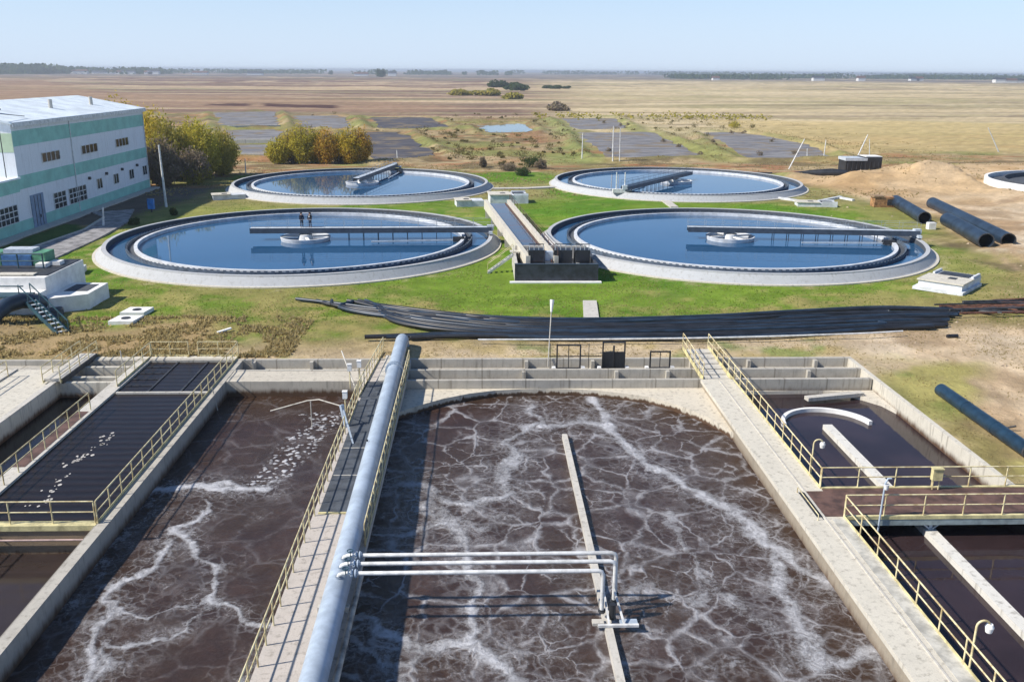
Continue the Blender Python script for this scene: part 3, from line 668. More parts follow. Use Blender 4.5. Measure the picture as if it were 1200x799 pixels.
# baffles and submerged laths in the dark channel
t = thing('baffle_frame', 'dark timber baffle frame floating at the far end of the dark left channel', 'baffle', (-20.6, 56, -0.45))
MB().box(-23.6, -17.75, 55.4, 55.6, -0.16, -0.02).build('cross_baffle', M_CONC_P, t)
for x in (-21.7, -19.6): MB().box(x-0.06, x+0.06, 55.6, 62.2, -0.16, -0.08).build('beam', M_DKSTEEL, t)
for k, y in enumerate((57.0, 58.3, 59.6, 60.9)): MB().box(-23.6, -21.76, y-0.05, y+0.05, -0.16, -0.10).build('lath', M_DKSTEEL, t)
mb = MB()
fm = simple('scum', (0.5, 0.47, 0.43), 0.9)
for k in range(60):
    s = rng.random(); x = -21.4+0.2*math.sin(s*9)+rng.normal(0, 0.16)-(0.35 if rng.random() < 0.3 else 0); y = 39.6+s*9.5; r = 0.02+0.045*rng.random()
    a0 = rng.random()*6
    mb.prism([(x+r*1.6*math.cos(a0+q), y+r*2.2*math.sin(a0+q)) for q in np.linspace(0, 5.6, 7)], -0.14, -0.128)
tag(mb.build('scum', fm), kind='stuff')

# centre walkway
t = thing('centre_walkway', 'concrete walkway with dark rubber mats carrying the big blue pipe', 'walkway', (-6.5, 40, 0))
MB().box(-7.95, -5.1, -20, 61.9, -0.30, 0.005).build('deck', concrete('concrete_walkway_warm', (0.50, 0.45, 0.40), stain=0.3), t)
MB().box(-7.4, -5.5, -20, 57.5, -5, -0.30).build('wall', M_CONC, t)
MB().box(-7.72, -6.3, 38.6, 57.2, 0.008, 0.03).build('mat', M_MAT, t)
MB().box(-7.0, -6.2, 57.3, 63.0, 0.010, 0.04).build('mat', M_CONC_P, t)
MB().box(-7.65, -6.4, 46.1, 46.16, 0.03, 0.05).build('seam', M_CONC_P, t); MB().box(-7.65, -6.4, 42.6, 42.66, 0.03, 0.05).build('seam', M_CONC_P, t)
MB().box(-7.72, -6.3, 38.45, 38.58, 0.005, 0.06).build('seam', M_YELS, t)
MB().tube([(-5.02, -10, 0.02), (-5.02, 33.0, 0.02)], 0.12, 10).build('edge_pipe', simple('old_cream_pipe', (0.45, 0.40, 0.34), var=0.3, scale=1.2), t)
# right walkway
t = thing('right_walkway', 'broad sun bleached concrete walkway right of the foaming basin', 'walkway', (16, 40, 0))
mb = MB(); mb.box(14.85, 17.02, -20, 57.46, -0.22, 0.0); mb.build('deck', M_CONC_L, t)
MB().box(15.0, 17.0, -20, 57.45, -5, -0.22).build('wall', concrete('concrete_brown_wall', (0.34, 0.29, 0.22), wet=(-1.0, -0.3)), t)
MB().box(16.02, 16.10, -20, 57.0, 0.0, 0.05).build('conduit', M_CONC_P, t)
MB().box(16.35, 16.97, -20, 37.5, 0.003, 0.02).build('grating', simple('pale_grating', (0.52, 0.50, 0.44)), t)
MB().box(15.72, 16.02, 37.7, 40.3, -0.05, 0.003).build('slot', M_DKSTEEL, t)
MB().tube([(15.66, 40.3, 0.0), (15.66, 40.3, 0.28), (15.66, 37.4, 0.28), (15.66, 37.4, 0)], 0.025, 6).build('guard_bar', M_YEL, t)
mb = MB()
for i in range(6):
    z = -0.03-0.001*i; mb.box(15.0, 16.9, 57.5+i*1.05, 57.5+(i+1)*1.05-0.05, -0.16+0.05*i, -0.04+0.05*i)
mb.build('steps', M_CONC_P, t)
for x in (15.0, 16.95): MB().beam((x, 57.46, -0.05), (x, 64.0, 0.3), 0.06, 0.26).build('stringer', M_YELS, t)
t = thing('basin_wall', 'bright concrete outer wall on the right between calm basin and sand slope', 'wall', (26.95, 40, 0))
MB().box(26.8, 27.12, -20, 61.99, -5, 0.01).build('wall', M_CONC_L, t)
# divider walls in the water
tag(MB().box(4.78, 5.08, 10, 50.0, -5, -0.82).build('divider_wall', M_CONC_P), 'thin pale divider wall standing in the middle of the foaming basin', 'wall')
tag(MB().box(21.05, 21.62, 8, 51.2, -5, -0.80).build('divider_wall', concrete('concrete_div', (0.66, 0.64, 0.58), stain=0.15)), 'straight pale divider wall running under the footbridge in the calm right basin', 'wall')
mb = MB(); mb.lathe(21.55, 51.4, [(2.66, -3.0), (2.90, -3.0), (2.90, -0.84), (2.66, -0.84)], 48, True, R(8), R(178), True)
o = mb.build('guide_wall', M_WHITEC); o.data.polygons.foreach_set('use_smooth', [False]*len(o.data.polygons))
tag(o, 'white curved guide wall round the end of the divider in the right basin', 'wall')

# footbridge on the right
t = thing('footbridge', 'footbridge with red brown deck and cream edges across the calm right basin', 'bridge', (17, 39, 0))
MB().box(17.03, 34.0, 37.75, 40.65, -0.05, 0.02).build('deck', M_BROWN, t)
MB().box(16.1, 17.03, 37.75, 40.4, -0.01, 0.024).build('landing_plate', M_BROWN, t)
MB().box(17.03, 34.0, 40.65, 40.8, -0.28, 0.07).build('edge_beam', M_YELS, t)
MB().box(17.03, 34.0, 37.6, 37.75, -0.10, 0.08).build('edge_beam', M_YELS, t)
MB().box(17.05, 34.0, 37.62, 37.74, -0.42, -0.12).build('girder', simple('grey_green_steel', (0.30, 0.36, 0.36)), t)
for sx in (-0.75, 0.75): MB().beam((21.35, 37.9, -0.82), (21.35+sx, 37.9, -0.2), 0.07, 0.07).build('brace', M_PIPEBLUE, t)
MB().box(21.27, 21.43, 37.9, 40.2, -0.85, -0.06).build('support', M_PIPEBLUE, t)
for k in range(5):
    x = 18.6+k*1.7; 

# ------------------------------------------------------------------ railings
GR = 'cream yellow handrails round the basins'
railing('yellow handrail along the concrete wall beside the foamy left basin', (-17.62, 37.75, 0.02), (-17.62, 62.7, 0.02), GR, sp=1.5)
railing('yellow handrail on the cross beam at the front of the dark left channel', (-60, 37.75, 0.02), (-17.72, 37.75, 0.02), GR, sp=1.9, toe=False)
railing('yellow handrail between the two dark channels, nearer stretch', (-23.9, 24, 0.0), (-23.9, 52.3, 0.0), GR, sp=1.5, toe=False)
railing('yellow handrail between the two dark channels, far stretch', (-23.9, 56.5, 0.0), (-23.9, 62.8, 0.0), GR, sp=1.5)
railing('left piece of yellow handrail across the far end of the dark left channel', (-23.85, 62.85, 0.05), (-21.2, 62.85, 0.05), GR, sp=1.3)
railing('right piece of yellow handrail across the far end of the dark left channel', (-20.5, 62.85, 0.05), (-17.65, 62.85, 0.05), GR, sp=1.4)
railing('outer yellow handrail of the far left step bridge', (-28.9, 57.0, 0.1), (-28.9, 63.0, 0.1), GR, sp=1.5)
railing('inner yellow handrail of the far left step bridge', (-27.75, 57.0, 0.1), (-27.75, 63.0, 0.1), GR, sp=1.5)
railing('thin yellow handrail across the pale deck at the left edge of the photo', (-31.9, 30, 0.05), (-31.9, 58.5, 0.05), GR, sp=2.2, toe=False)
railing('far stretch of handrail left of the big blue pipe, beyond the lamp boxes', (-7.85, 54.2, 0.0), (-7.3, 64.0, 0.0), GR, sp=1.0)
railing('middle stretch of handrail left of the big blue pipe', (-7.85, 49.4, 0.0), (-7.85, 53.6, 0.0), GR, sp=1.0)
railing('near stretch of handrail left of the big blue pipe, down to the front', (-7.85, 16, 0.0), (-7.85, 48.2, 0.0), GR, sp=1.25, toe=False)
railing('yellow handrail close along the right side of the big blue pipe', (-5.14, 35.4, 0.0), (-5.14, 60.8, 0.0), GR, sp=1.2)
railing('yellow handrail beside the calm basin, from the bridge to the back', (16.96, 40.8, 0.0), (16.96, 64.2, 0.15), GR, sp=1.5)
railing('short yellow handrail on the left of the steps behind the right walkway', (15.05, 57.6, 0.0), (15.05, 64.2, 0.2), GR, sp=1.3)
railing('yellow handrail beside the calm basin, from the bridge to the front', (16.98, 14, 0.0), (16.98, 37.6, 0.0), GR, sp=1.75)
railing('cream handrail on the far edge of the brown footbridge', (16.98, 40.74, 0.03), (34.0, 40.74, 0.03), GR, sp=1.9, toe=False)
railing('cream handrail on the near edge of the brown footbridge', (16.98, 37.66, 0.05), (34.0, 37.66, 0.05), GR, sp=1.9, toe=False)

# ------------------------------------------------------------------ pipes on the walkway
t = thing('main_air_pipe', 'thick pale blue pipe running the length of the centre walkway', 'pipe', (-5.9, 40, 0.6))
A0 = Vector((-5.98, 64.6, 0.66)); A1 = Vector((-5.50, 14, 0.66))
MB().tube([A0+Vector((0, 1.2, -1.2)), A0+Vector((0, 0.95, -0.45)), A0+Vector((0, 0.5, -0.08)), A0, A1], 0.47, 32).build('pipe', M_PIPEBLUE, t)
def flange(name, c, r, th, mat, parent, d=Vector((0, 1, 0))):
    c = Vector(c); mb = MB(); mb.tube([c-d*th/2, c+d*th/2], r, 24, True, False)
    s1 = Vector((0, 0, 1)).cross(d).normalized() if abs(d.z) < .9 else Vector((1, 0, 0)); s2 = d.cross(s1)
    for k in range(12):
        q = k*math.pi/6; p = c+(s1*math.cos(q)+s2*math.sin(q))*(r-0.05); mb.tube([p-d*(th/2+0.05), p+d*(th/2+0.05)], 0.022, 6)
    return mb.build(name, mat, parent)
for y in (57.9, 57.6, ): flange('flange', lerp(A0, A1, (64.6-y)/50.6), 0.60, 0.09, M_PIPEBLUE, t, (A1-A0).normalized())
for y in (61, 52, 46.5, 41, 30.5, 25): MB().box(-6.35, -5.15, y-0.12, y+0.12, 0.0, 0.24).build('saddle', M_CONC_P, t)
MB().tube([(-6.12, 44.6, 1.08), (-6.12, 44.6, 1.17)], 0.05, 8).build('nipple', M_BLACK, t)
for y in (48.5, 37.0): flange('weld_band', lerp(A0, A1, (64.6-y)/50.6), 0.475, 0.05, M_PIPEBLUE, t, (A1-A0).normalized())

AG = 'white air pipes bridging the foaming basin'
ys = (32.4, 31.75, 31.05); xe = (5.42, 5.30, 4.72)
labs = ['farthest of the three white air pipes crossing from the blue pipe', 'middle one of the three white air pipes crossing from the blue pipe', 'nearest of the three white air pipes crossing from the blue pipe']
for k in range(3):
    y = ys[k]; x1 = xe[k]; zt = 1.30
    t = thing('white_air_pipe', labs[k], 'pipe', (-5.6, y, 1.3), AG)
    yo = y-0.35 if k == 0 else y
    cx = -5.62
    MB().tube([(cx, y, 0.95), (cx, y, 1.12), (cx+0.06, y, 1.24), (cx+0.2, y, zt), (x1-0.2, y, zt), (x1-0.06, y, zt-0.05), (x1, y, zt-0.2), (x1, yo+(0.2 if k == 0 else 0), -0.55)], 0.085, 16).build('pipe', M_WHITE, t)
    for xx in (-5.05, -4.93): flange('flange', (xx, y, zt), 0.17, 0.05, M_PIPEBLUE, t, Vector((1, 0, 0)))
    MB().tube([(-5.30, y-0.10, zt), (-5.30, y-0.10, zt+0.26)], 0.02, 6).build('valve_stem', M_TEAL, t)
    MB().lathe(-5.30, y-0.10, [(0.10, zt+0.26), (0.13, zt+0.26), (0.13, zt+0.29), (0.10, zt+0.29)], 16).build('valve_wheel', M_TEAL, t)
    flange('collar', (cx, y, 1.13), 0.14, 0.05, M_PIPEBLUE, t, Vector((0, 0, 1)))
    flange('flange', (x1, yo+(0.2 if k == 0 else 0), -0.50), 0.15, 0.06, M_DKSTEEL, t, Vector((0, 0, 1)))
t = thing('valve_platform', 'small steel valve platform with dark motor where the white pipes drop in', 'platform', (5.1, 30.6, -0.8))
MB().box(4.3, 4.75, 30.5, 30.8, -0.82, -0.70).build('bracket', M_CONC_P, t)
MB().box(4.5, 6.1, 30.35, 30.47, -0.80, -0.70).build('front_beam', M_WHITE, t)
MB().beam((5.55, 30.45, -0.75), (5.25, 31.6, 0.15), 0.07, 0.07).build('strut', M_WHITE, t)
MB().beam((4.95, 30.5, -0.75), (4.85, 31.5, 0.05), 0.07, 0.07).build('strut', M_WHITE, t)
MB().tube([(5.12, 30.9, -0.75), (5.12, 30.9, -0.1)], 0.13, 14).build('motor', M_BLACK, t)
MB().box(5.4, 6.1, 30.5, 30.9, -0.86, -0.78).build('grating', M_PIPEBLUE, t)

# ------------------------------------------------------------------ lamps, boxes, gates on the basins
def goose(label, x, y, h, side, mat=None):
    mat = mat or M_YEL
    t = thing('lamp_post', label, 'lamp', (x, y, 0), 'goose neck lamps on the basin rails')
    pts = [(x, y, 0), (x, y, h)]+[(x+side*(0.24-0.24*math.cos(q)), y, h+0.24*math.sin(q)) for q in np.linspace(0.4, 2.6, 7)]
    MB().tube(pts, 0.04, 8).build('pole', mat, t)
    ex = x+side*0.46
    MB().lathe(ex, y, [(0.0, h+0.10), (0.10, h+0.10), (0.15, h-0.02), (0.11, h-0.22), (0.0, h-0.26)], 16).build('lamp_head', M_WHITEC, t)
    MB().lathe(x, y, [(0, 0), (0.09, 0), (0.09, 0.03), (0, 0.03)], 12).build('base_plate', mat, t)
goose('goose neck lamp on the rail just behind the footbridge', 17.03, 42.3, 1.75, 1)
goose('goose neck lamp on the right rail nearest the front', 17.03, 26.4, 1.75, 1)
p = Vector((18.62, 37.52, -0.7))
t = thing('lamp_post', 'pale blue straight lamp post clamped to the near edge of the footbridge', 'lamp', p, 'goose neck lamps on the basin rails')
MB().tube([p, p+Vector((0.05, 0, 2.5)), p+Vector((0.15, 0, 2.75)), p+Vector((0.32, 0, 2.75))], 0.045, 8).build('pole', M_PIPEBLUE, t)
MB().lathe(p.x+0.12, p.y, [(0, 1.75), (0.13, 1.75), (0.1, 1.5), (0, 1.5)], 12).build('lamp_head', M_WHITE, t)
t = thing('control_box', 'cream control box on legs at the far rail of the footbridge', 'box', (22.7, 40.5, 0.03))
bx = MB().box(22.45, 22.95, 40.35, 40.6, 0.55, 1.15).build('cabinet', M_YELS, t)
MB().box(22.42, 22.98, 40.3, 40.65, 1.15, 1.2).build('lid', M_YELS, t)
for x in (22.55, 22.85): MB().tube([(x, 40.45, 0.03), (x, 40.45, 0.55)], 0.03, 6).build('leg', M_YEL, t)
# lamp boxes at the left rail of the centre walkway
LB = [((-8.05, 56.3, 0.0), 'white lamp box on the centre rail, right one of the far pair', 1.35), ((-8.62, 55.9, 0.0), 'white lamp box on the centre rail, left one of the far pair', 1.25), ((-8.15, 50.6, 0.0), 'white lamp box on the centre rail beside the davit arm', 1.3)]
for p, lab, h in LB:
    t = thing('lamp_box', lab, 'lamp', p, 'white lamp boxes on the centre rail')
    MB().tube([p, (p[0], p[1], h)], 0.04, 8).build('pole', M_YEL, t)
    MB().box(p[0]-0.13, p[0]+0.13, p[1]-0.13, p[1]+0.13, h, h+0.42).build('housing', M_WHITEC, t)
    MB().box(p[0]-0.15, p[0]+0.15, p[1]-0.15, p[1]+0.15, h+0.42, h+0.46).build('cap', M_WHITEC, t)
t = thing('davit_arm', 'pale blue davit with a long arm reaching out over the left basin', 'davit', (-7.95, 49.3, 0))
q0 = Vector((-7.95, 49.3, 0)); q1 = Vector((-8.25, 50.6, 0.9)); q2 = Vector((-10.6, 52.3, 0.75)); q3 = Vector((-13.2, 52.8, 0.0))
MB().beam(q0, q0+Vector((-0.25, 0.2, 1.3)), 0.22, 0.16).build('mast', M_PIPEBLUE, t)
MB().tube([q0+Vector((-0.2, 0.2, 1.2)), (-9.8, 51.2, 1.0), (-10.6, 51.7, 0.75), (-13.0, 52.2, -0.1)], 0.035, 8).build('arm', M_CONC_P, t)
MB().beam(q0+Vector((0.75, -2.6, 0.02)), q0+Vector((-0.15, 0.1, 1.0)), 0.09, 0.09).build('stay', M_PIPEBLUE, t)
MB().tube([(-10.4, 51.6, 0.78), (-10.4, 51.6, -1.0)], 0.03, 6).build('drop_pipe', M_CONC_P, t)
t = thing('whip_aerial', 'thin leaning pole on the rail above the left basin back wall', 'pole', (-9.1, 57.6, 0))
MB().tube([(-8.3, 55.6, 0.3), (-9.9, 61.0, 1.0)], 0.045, 6).build('rod', M_CONC_P, t)
MB().tube([(-8.3, 55.6, 0.3), (-8.25, 55.4, -0.4)], 0.05, 6).build('foot', M_CONC_P, t)
# probe poles of the left wall
for k, (x, y, z0, z1) in enumerate(((-17.05, 55.0, -0.5, 0.5), (-26.3, 44.0, -1.1, 1.3), (-24.9, 60.3, 0, 1.3))):
    a = MB().tube([(x, y, z0-0.8), (x-(0.1 if k else 0.25), y, z1)], 0.035, 6).build('probe_pole', M_CONC_P)
    tag(a, ['thin pipe hanging down the outside of the left channel wall into the foam', 'thin upright pipe in the narrow dark channel at the far left', 'thin post on the pale steps beyond the left channels'][k], 'pole')
# black sluice frames on the trough wall
def gate(label, x0, x1, h, plate, y=60.6, fr=0.10):
    t = thing('sluice_gate', label, 'sluice gate', ((x0+x1)/2, y, 0), 'black sluice gates on the back trough wall')
    for x in (x0, x1): MB().box(x-fr/2, x+fr/2, y-fr/2, y+fr/2, -0.62, h).build('upright', M_BLACK, t)
    MB().box(x0, x1, y-fr/2+0.005, y+fr/2-0.005, h-fr, h-0.003).build('crossbar', M_BLACK, t)
    MB().box(x0, x1, y-fr/2+0.005, y+fr/2-0.005, -0.28, -0.16).build('crossbar', M_BLACK, t)
    if plate: MB().box(x0+0.05, x1-0.05, y-0.03, y+0.03, -0.3, plate).build('plate', M_BLACK, t)
    xm = (x0+x1)/2
    MB().tube([(xm, y, -0.2), (xm, y, h if not plate else plate+0.45)], 0.03 if not plate else 0.07, 8).build('spindle', M_BLACK, t)
    for x in (x0-0.22, x1+0.22): MB().box(x-0.12, x+0.12, y-0.2, y+0.2, -0.62, -0.12).build('foot_block', M_WHITEC, t)
gate('open black gate frame, left of the three, behind the foaming basin', 5.3, 6.95, 1.55, None)
gate('black gate with solid plate, middle of the three behind the foaming basin', 8.55, 10.1, 1.75, 1.0)
gate('low open black gate frame, right of the three, behind the foaming basin', 11.95, 13.35, 1.05, None)
t = thing('guard_rail', 'thin black guard bar between the two taller sluice gates', 'railing', (7.7, 61.0, 0))
MB().tube([(4.8, 61.0, 0.55), (8.5, 61.0, 0.55)], 0.035, 6).build('bar', M_BLACK, t)
for x in (4.85, 7.6): MB().tube([(x, 61.0, -0.6), (x, 61.0, 1.5)], 0.025, 6).build('post', M_DKSTEEL, t)
t = thing('street_lamp', 'thin lamp post with a white head behind the back trough wall', 'lamp', (4.75, 61.9, 0))
MB().tube([(4.75, 61.75, -0.5), (5.0, 62.6, 3.6)], 0.04, 8).build('pole', M_CONC_P, t)
MB().tube([(4.99, 62.55, 3.4), (5.05, 62.8, 4.25)], [0.07, 0.16], 12).build('lamp_head', M_WHITEC, t)

# ------------------------------------------------------------------ clarifier tanks
def water_mat():
    m, ns, ls, b = new_mat('clear_settled_water'); g = N(ns, 'ShaderNodeNewGeometry')
    n1 = N(ns, 'ShaderNodeTexNoise', Scale=2.0, Detail=3.0); ls.new(g.outputs['Position'], n1.inputs[0])
    n2 = N(ns, 'ShaderNodeTexNoise', Scale=0.09, Detail=4.0); ls.new(g.outputs['Position'], n2.inputs[0])
    ls.new(mixc(ns, ls, ramp(ns, ls, n2.outputs[0], 0.35, 0.65), (0.022, 0.088, 0.19), (0.018, 0.075, 0.165)), b.inputs['Base Color'])
    b.inputs['Roughness'].default_value = 0.03; b.inputs['IOR'].default_value = 1.33
    bp = N(ns, 'ShaderNodeBump', Strength=0.05, Distance=0.03); ls.new(n1.outputs[0], bp.inputs['Height']); ls.new(bp.outputs[0], b.inputs['Normal'])
    return m
M_WAT = water_mat()
M_WEIR = simple('white_weir_concrete', (0.66, 0.68, 0.70), 0.6, var=0.12, scale=1.0)
M_LAUNDER = simple('blue_grey_launder', (0.10, 0.13, 0.17), 0.7, var=0.2)
desc = {'front_left': 'round clarifier tank nearest the works building, front left with two people on its bridge',
        'front_right': 'round clarifier tank, front right beside the black pipes',
        'rear_left': 'round clarifier tank, rear left in front of the yellow willows',
        'rear_right': 'round clarifier tank, rear right below the grey sludge ponds'}
for key, (cx, cy) in TANKS.items():
    t = thing('clarifier_tank', desc[key], 'tank', (cx, cy, 0), 'round clarifier tanks')
    zr, zw = 1.0, 0.42
    MB().lathe(cx, cy, [(22.4, -0.5), (22.4, zr), (21.95, zr), (21.95, -0.5)], 200).build('rim_wall', M_RIM, t).data.polygons.foreach_set('use_smooth', [False]*800)
    MB().lathe(cx, cy, [(23.15, -0.3), (23.15, 0.12), (23.05, 0.18), (22.42, 0.90), (22.42, -0.3)], 200).build('apron', M_RIM, t)
    MB().lathe(cx, cy, [(23.45, -0.3), (23.45, 0.10), (23.16, 0.12), (23.16, -0.3)], 200).build('kerb', M_CONC_L, t)
    MB().lathe(cx, cy, [(21.93, zw-0.05), (21.93, zr-0.08), (21.90, zr-0.08), (21.90, zw-0.05)], 160).build('inner_face_shade', M_RIM_DARK, t)  # thin dark ring painting the shade on the rim's inner face
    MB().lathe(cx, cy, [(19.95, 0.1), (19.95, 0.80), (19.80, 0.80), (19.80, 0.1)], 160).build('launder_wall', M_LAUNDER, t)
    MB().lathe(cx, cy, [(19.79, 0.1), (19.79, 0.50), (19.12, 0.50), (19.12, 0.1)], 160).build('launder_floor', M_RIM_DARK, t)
    MB().lathe(cx, cy, [(19.10, 0.1), (19.10, 0.82), (18.72, 0.82), (18.72, 0.1)], 160).build('weir_wall', M_WEIR, t)
    mb = MB(); vs = []; fs = []
    for k in range(360):
        a = 2*math.pi*k/360; hi = 0.93 if k % 2 else 0.74
        for aa in (a, a+2*math.pi/360*0.999): vs += [(cx+19.98*math.cos(aa), cy+19.98*math.sin(aa), 0.5), (cx+19.98*math.cos(aa), cy+19.98*math.sin(aa), hi)]
        fs.append((4*k, 4*k+2, 4*k+3, 4*k+1)); nx_ = (4*k+4) % 1440; fs.append((4*k+2, nx_, nx_+1, 4*k+3))
    mb.add(vs, fs)
    mb.build('notched_weir_plate', M_LAUNDER, t)
    struct(MB().lathe(cx, cy, [(0.02, zw-0.3), (21.94, zw-0.3), (21.94, zw), (0.02, zw)], 96, False).build('water', M_WAT))
    # centre well ring
    mb = MB(); mb.lathe(cx, cy, [(2.80, 0.2), (2.95, 0.86), (2.80, 0.88), (2.66, 0.2)], 48)
    mb.build('centre_well', M_WEIR, t)
    mb = MB(); mb.lathe(cx, cy, [(0.05, 0.2), (0.9, 0.2), (0.8, 1.1), (0.05, 1.2)], 24); mb.build('centre_column', M_WHITEC, t)
    for k in range(4):
        a = k*math.pi/2+0.3; MB().beam((cx+0.9*math.cos(a), cy+0.9*math.sin(a), 0.8), (cx+2.7*math.cos(a), cy+2.7*math.sin(a), 0.8), 0.35, 0.15).build('spoke', M_WHITEC, t)

def scraper_bridge(label, key, ang, light, back=4.0, flip=1, railmat=None):
    cx, cy = TANKS[key]; d = Vector((math.cos(ang), math.sin(ang), 0)); s = Vector((-d.y, d.x, 0))
    c = Vector((cx, cy, 0)); z = 1.85
    t = thing('scraper_bridge', label, 'bridge', (cx, cy, 1.0), 'rotating bridges over the clarifier tanks')
    a = c-d*back+Vector((0, 0, z)); b = c+d*22.3+Vector((0, 0, z))
    deckm = M_DECKL if light else M_DECKD
    MB().beam(a, b, 1.15, 0.07).build('deck', deckm, t)
    for sg in (-1, 1):
        MB().beam(a+s*sg*0.60-Vector((0, 0, 0.24)), b+s*sg*0.60-Vector((0, 0, 0.24)), 0.10, 0.62).build('girder', M_GIRD, t)
        rm = M_RAILG if light else M_GIRD
        n = 13; L = (b-a)
        p0 = MB().tube([a+s*sg*0.62, a+s*sg*0.62+Vector((0, 0, 1.05))], 0.018, 5).build('post', rm, t)
        for i in range(1, n+1): copy_part(p0, t, L*i/n)
        MB().tube([a+s*sg*0.62+Vector((0, 0, 1.05)), b+s*sg*0.62+Vector((0, 0, 1.05))], 0.02, 6).build('top_rail', rm, t)
        MB().tube([a+s*sg*0.62+Vector((0, 0, 0.55)), b+s*sg*0.62+Vector((0, 0, 0.55))], 0.02, 6).build('mid_rail', rm, t)
    # hanging scraper struts dipping in the water
    for i in range(1, 9):
        q = c+d*(3.4+i*1.75)
        for sg in (-1, 1): MB().beam(q+s*sg*0.5+Vector((0, 0, z-0.3)), q+s*sg*0.5+Vector((0, 0, 0.30)), 0.07, 0.07).build('scraper_strut', M_GIRD, t)
    # scum skimmer arm
    p = c+d*8-s*2.6+Vector((0, 0, 0.62)); q = c+d*17.6-s*2.0+Vector((0, 0, 0.66))
    MB().beam(p, q, 0.16, 0.16).build('skimmer_arm', M_DECKL if light else M_DECKD, t)
    MB().beam(q+Vector((0, 0, 0.1)), q+d*1.4+Vector((0, 0, 0.1)), 0.8, 0.5).build('scum_box', M_BLACK, t)
    # end carriage riding on the rim
    e = c+d*22.15
    MB().beam(e-s*1.3+Vector((0, 0, 1.32)), e+s*1.3+Vector((0, 0, 1.32)), 0.42, 0.30).build('end_carriage', M_DECKL if light else M_DECKD, t)
    for sg in (-1, 1):
        w0 = e+s*sg*1.05+Vector((0, 0, 1.22)); MB().tube([w0-d*0.12, w0+d*0.12], 0.22, 14).build('wheel', M_BLACK, t)
    MB().box(e.x-0.4, e.x+0.4, e.y-0.35, e.y+0.35, 1.45, 2.1).build('drive_box', M_DECKL, t)
    # king post at the centre
    MB().tube([c+Vector((0, 0, 1.3)), c+Vector((0, 0, z-0.05))], 0.5, 18).build('centre_bearing', M_DECKL, t)
    return t
M_RAILG = simple('grey_rail_paint', (0.32, 0.36, 0.40), 0.5)
M_DECKL = simple('pale_grey_blue_deck', (0.52, 0.57, 0.62), 0.55, var=0.12)
M_DECKD = simple('dark_blue_deck', (0.035, 0.055, 0.085), 0.5, var=0.2)
M_GIRD = simple('slate_blue_girder', (0.05, 0.07, 0.10), 0.5, var=0.15)
scraper_bridge('scraper bridge with two people standing on it over the front left tank', 'front_left', R(2.0), True, 6.4)
scraper_bridge('pale scraper bridge over the front right tank, its end beside the black pipes', 'front_right', R(-6), True, 5.2)
scraper_bridge('pale scraper bridge pointing away from the camera over the rear left tank', 'rear_left', R(80), True, 3.4)
scraper_bridge('dark scraper bridge slanting towards the camera over the rear right tank', 'rear_right', R(236), False, 6.5)
# white upright ladders where the dark bridge ends
t = thing('ladder_frame', 'tall white tube frame on the near rim of the rear right tank', 'frame', G(722, 225, 1.0))
q = G(722, 225, 1.0)
for dx in (0, 1.4): MB().tube([q+Vector((dx, 0, 0)), q+Vector((dx, 0, 3.2))], 0.09, 8).build('upright', M_WHITE, t)
MB().box(q.x-0.6, q.x+2.4, q.y-0.5, q.y+0.5, 0.9, 1.5).build('box', M_WHITE, t)

# partly built round tank at the right edge
cx, cy = RING
t = thing('unfinished_tank', 'unfinished round tank with a white rim cut by the right edge of the photo', 'tank', (cx, cy, 0))
RR = 20.0
MB().lathe(cx, cy, [(RR, -0.5), (RR, 1.25), (RR-0.6, 1.25), (RR-0.6, -0.5)], 128, False).build('rim_wall', M_WHITEC, t)
MB().lathe(cx, cy, [(0.05, 0.0), (RR-0.9, 0.0), (RR-0.9, 0.4), (0.05, 0.4)], 96, False).build('floor', M_RIM_DARK, t)
MB().lathe(cx, cy, [(RR-3.2, 0.3), (RR-3.2, 1.2), (RR-3.5, 1.2), (RR-3.5, 0.3)], 96, False).build('launder_wall', M_RIM_DARK, t)

# ------------------------------------------------------------------ central flume and distribution box
zt = 2.2
L0, L1 = G(569, 234, zt), G(619, 300, zt); R0, R1 = G(596, 234, zt), G(652, 300, zt)
t = thing('flume', 'raised concrete channel full of water leading to the black gate box', 'channel', ((L1.x+R1.x)/2, L1.y, 0))
def wallp(a, b, w_, z0, z1, mat, name, par): return MB().beam(Vector((a.x, a.y, (z0+z1)/2)), Vector((b.x, b.y, (z0+z1)/2)), w_, z1-z0).build(name, mat, par)
wallp(L0, L1, 0.45, 0.9, zt, M_CONC_L, 'side_wall', t); wallp(R0, R1, 0.45, 0.9, zt, M_CONC_L, 'side_wall', t)
i0 = lerp(R0, R1, 0.0); 
MB().add([L0-Vector((0, 0, .9)), L1-Vector((0, 0, .9)), R1-Vector((0, 0, .9)), R0-Vector((0, 0, .9)), L0-Vector((0, 0, 1.2)), L1-Vector((0, 0, 1.2)), R1-Vector((0, 0, 1.2)), R0-Vector((0, 0, 1.2))], [(0, 1, 2, 3), (7, 6, 5, 4), (0, 4, 5, 1), (2, 6, 7, 3)]).build('channel_bed', M_CONC_P, t)
wz = zt-0.55
tag(struct(MB().add([Vector((p.x, p.y, wz)) for p in (L0, L1, R1, R0)], [(0, 1, 2, 3)]).build('water', pond_mat('flume_water', (0.06, 0.08, 0.11), (0.10, 0.06, 0.05), 0.08, 0.6))))
off = Vector((0.5, 0, 0)); wallp(R0-off*0.9, R1-off*0.9, 0.10, 1.5, zt-0.4, M_BROWN, 'baffle_board', t)
for k in range(6):
    f = 0.06+k*0.18
    for a, b in ((L0, L1), (R0, R1)):
        p = Vector(lerp(a, b, f)); MB().box(p.x-0.3, p.x+0.3, p.y-0.3, p.y+0.3, -0.3, 0.95).build('leg', M_CONC_P, t)
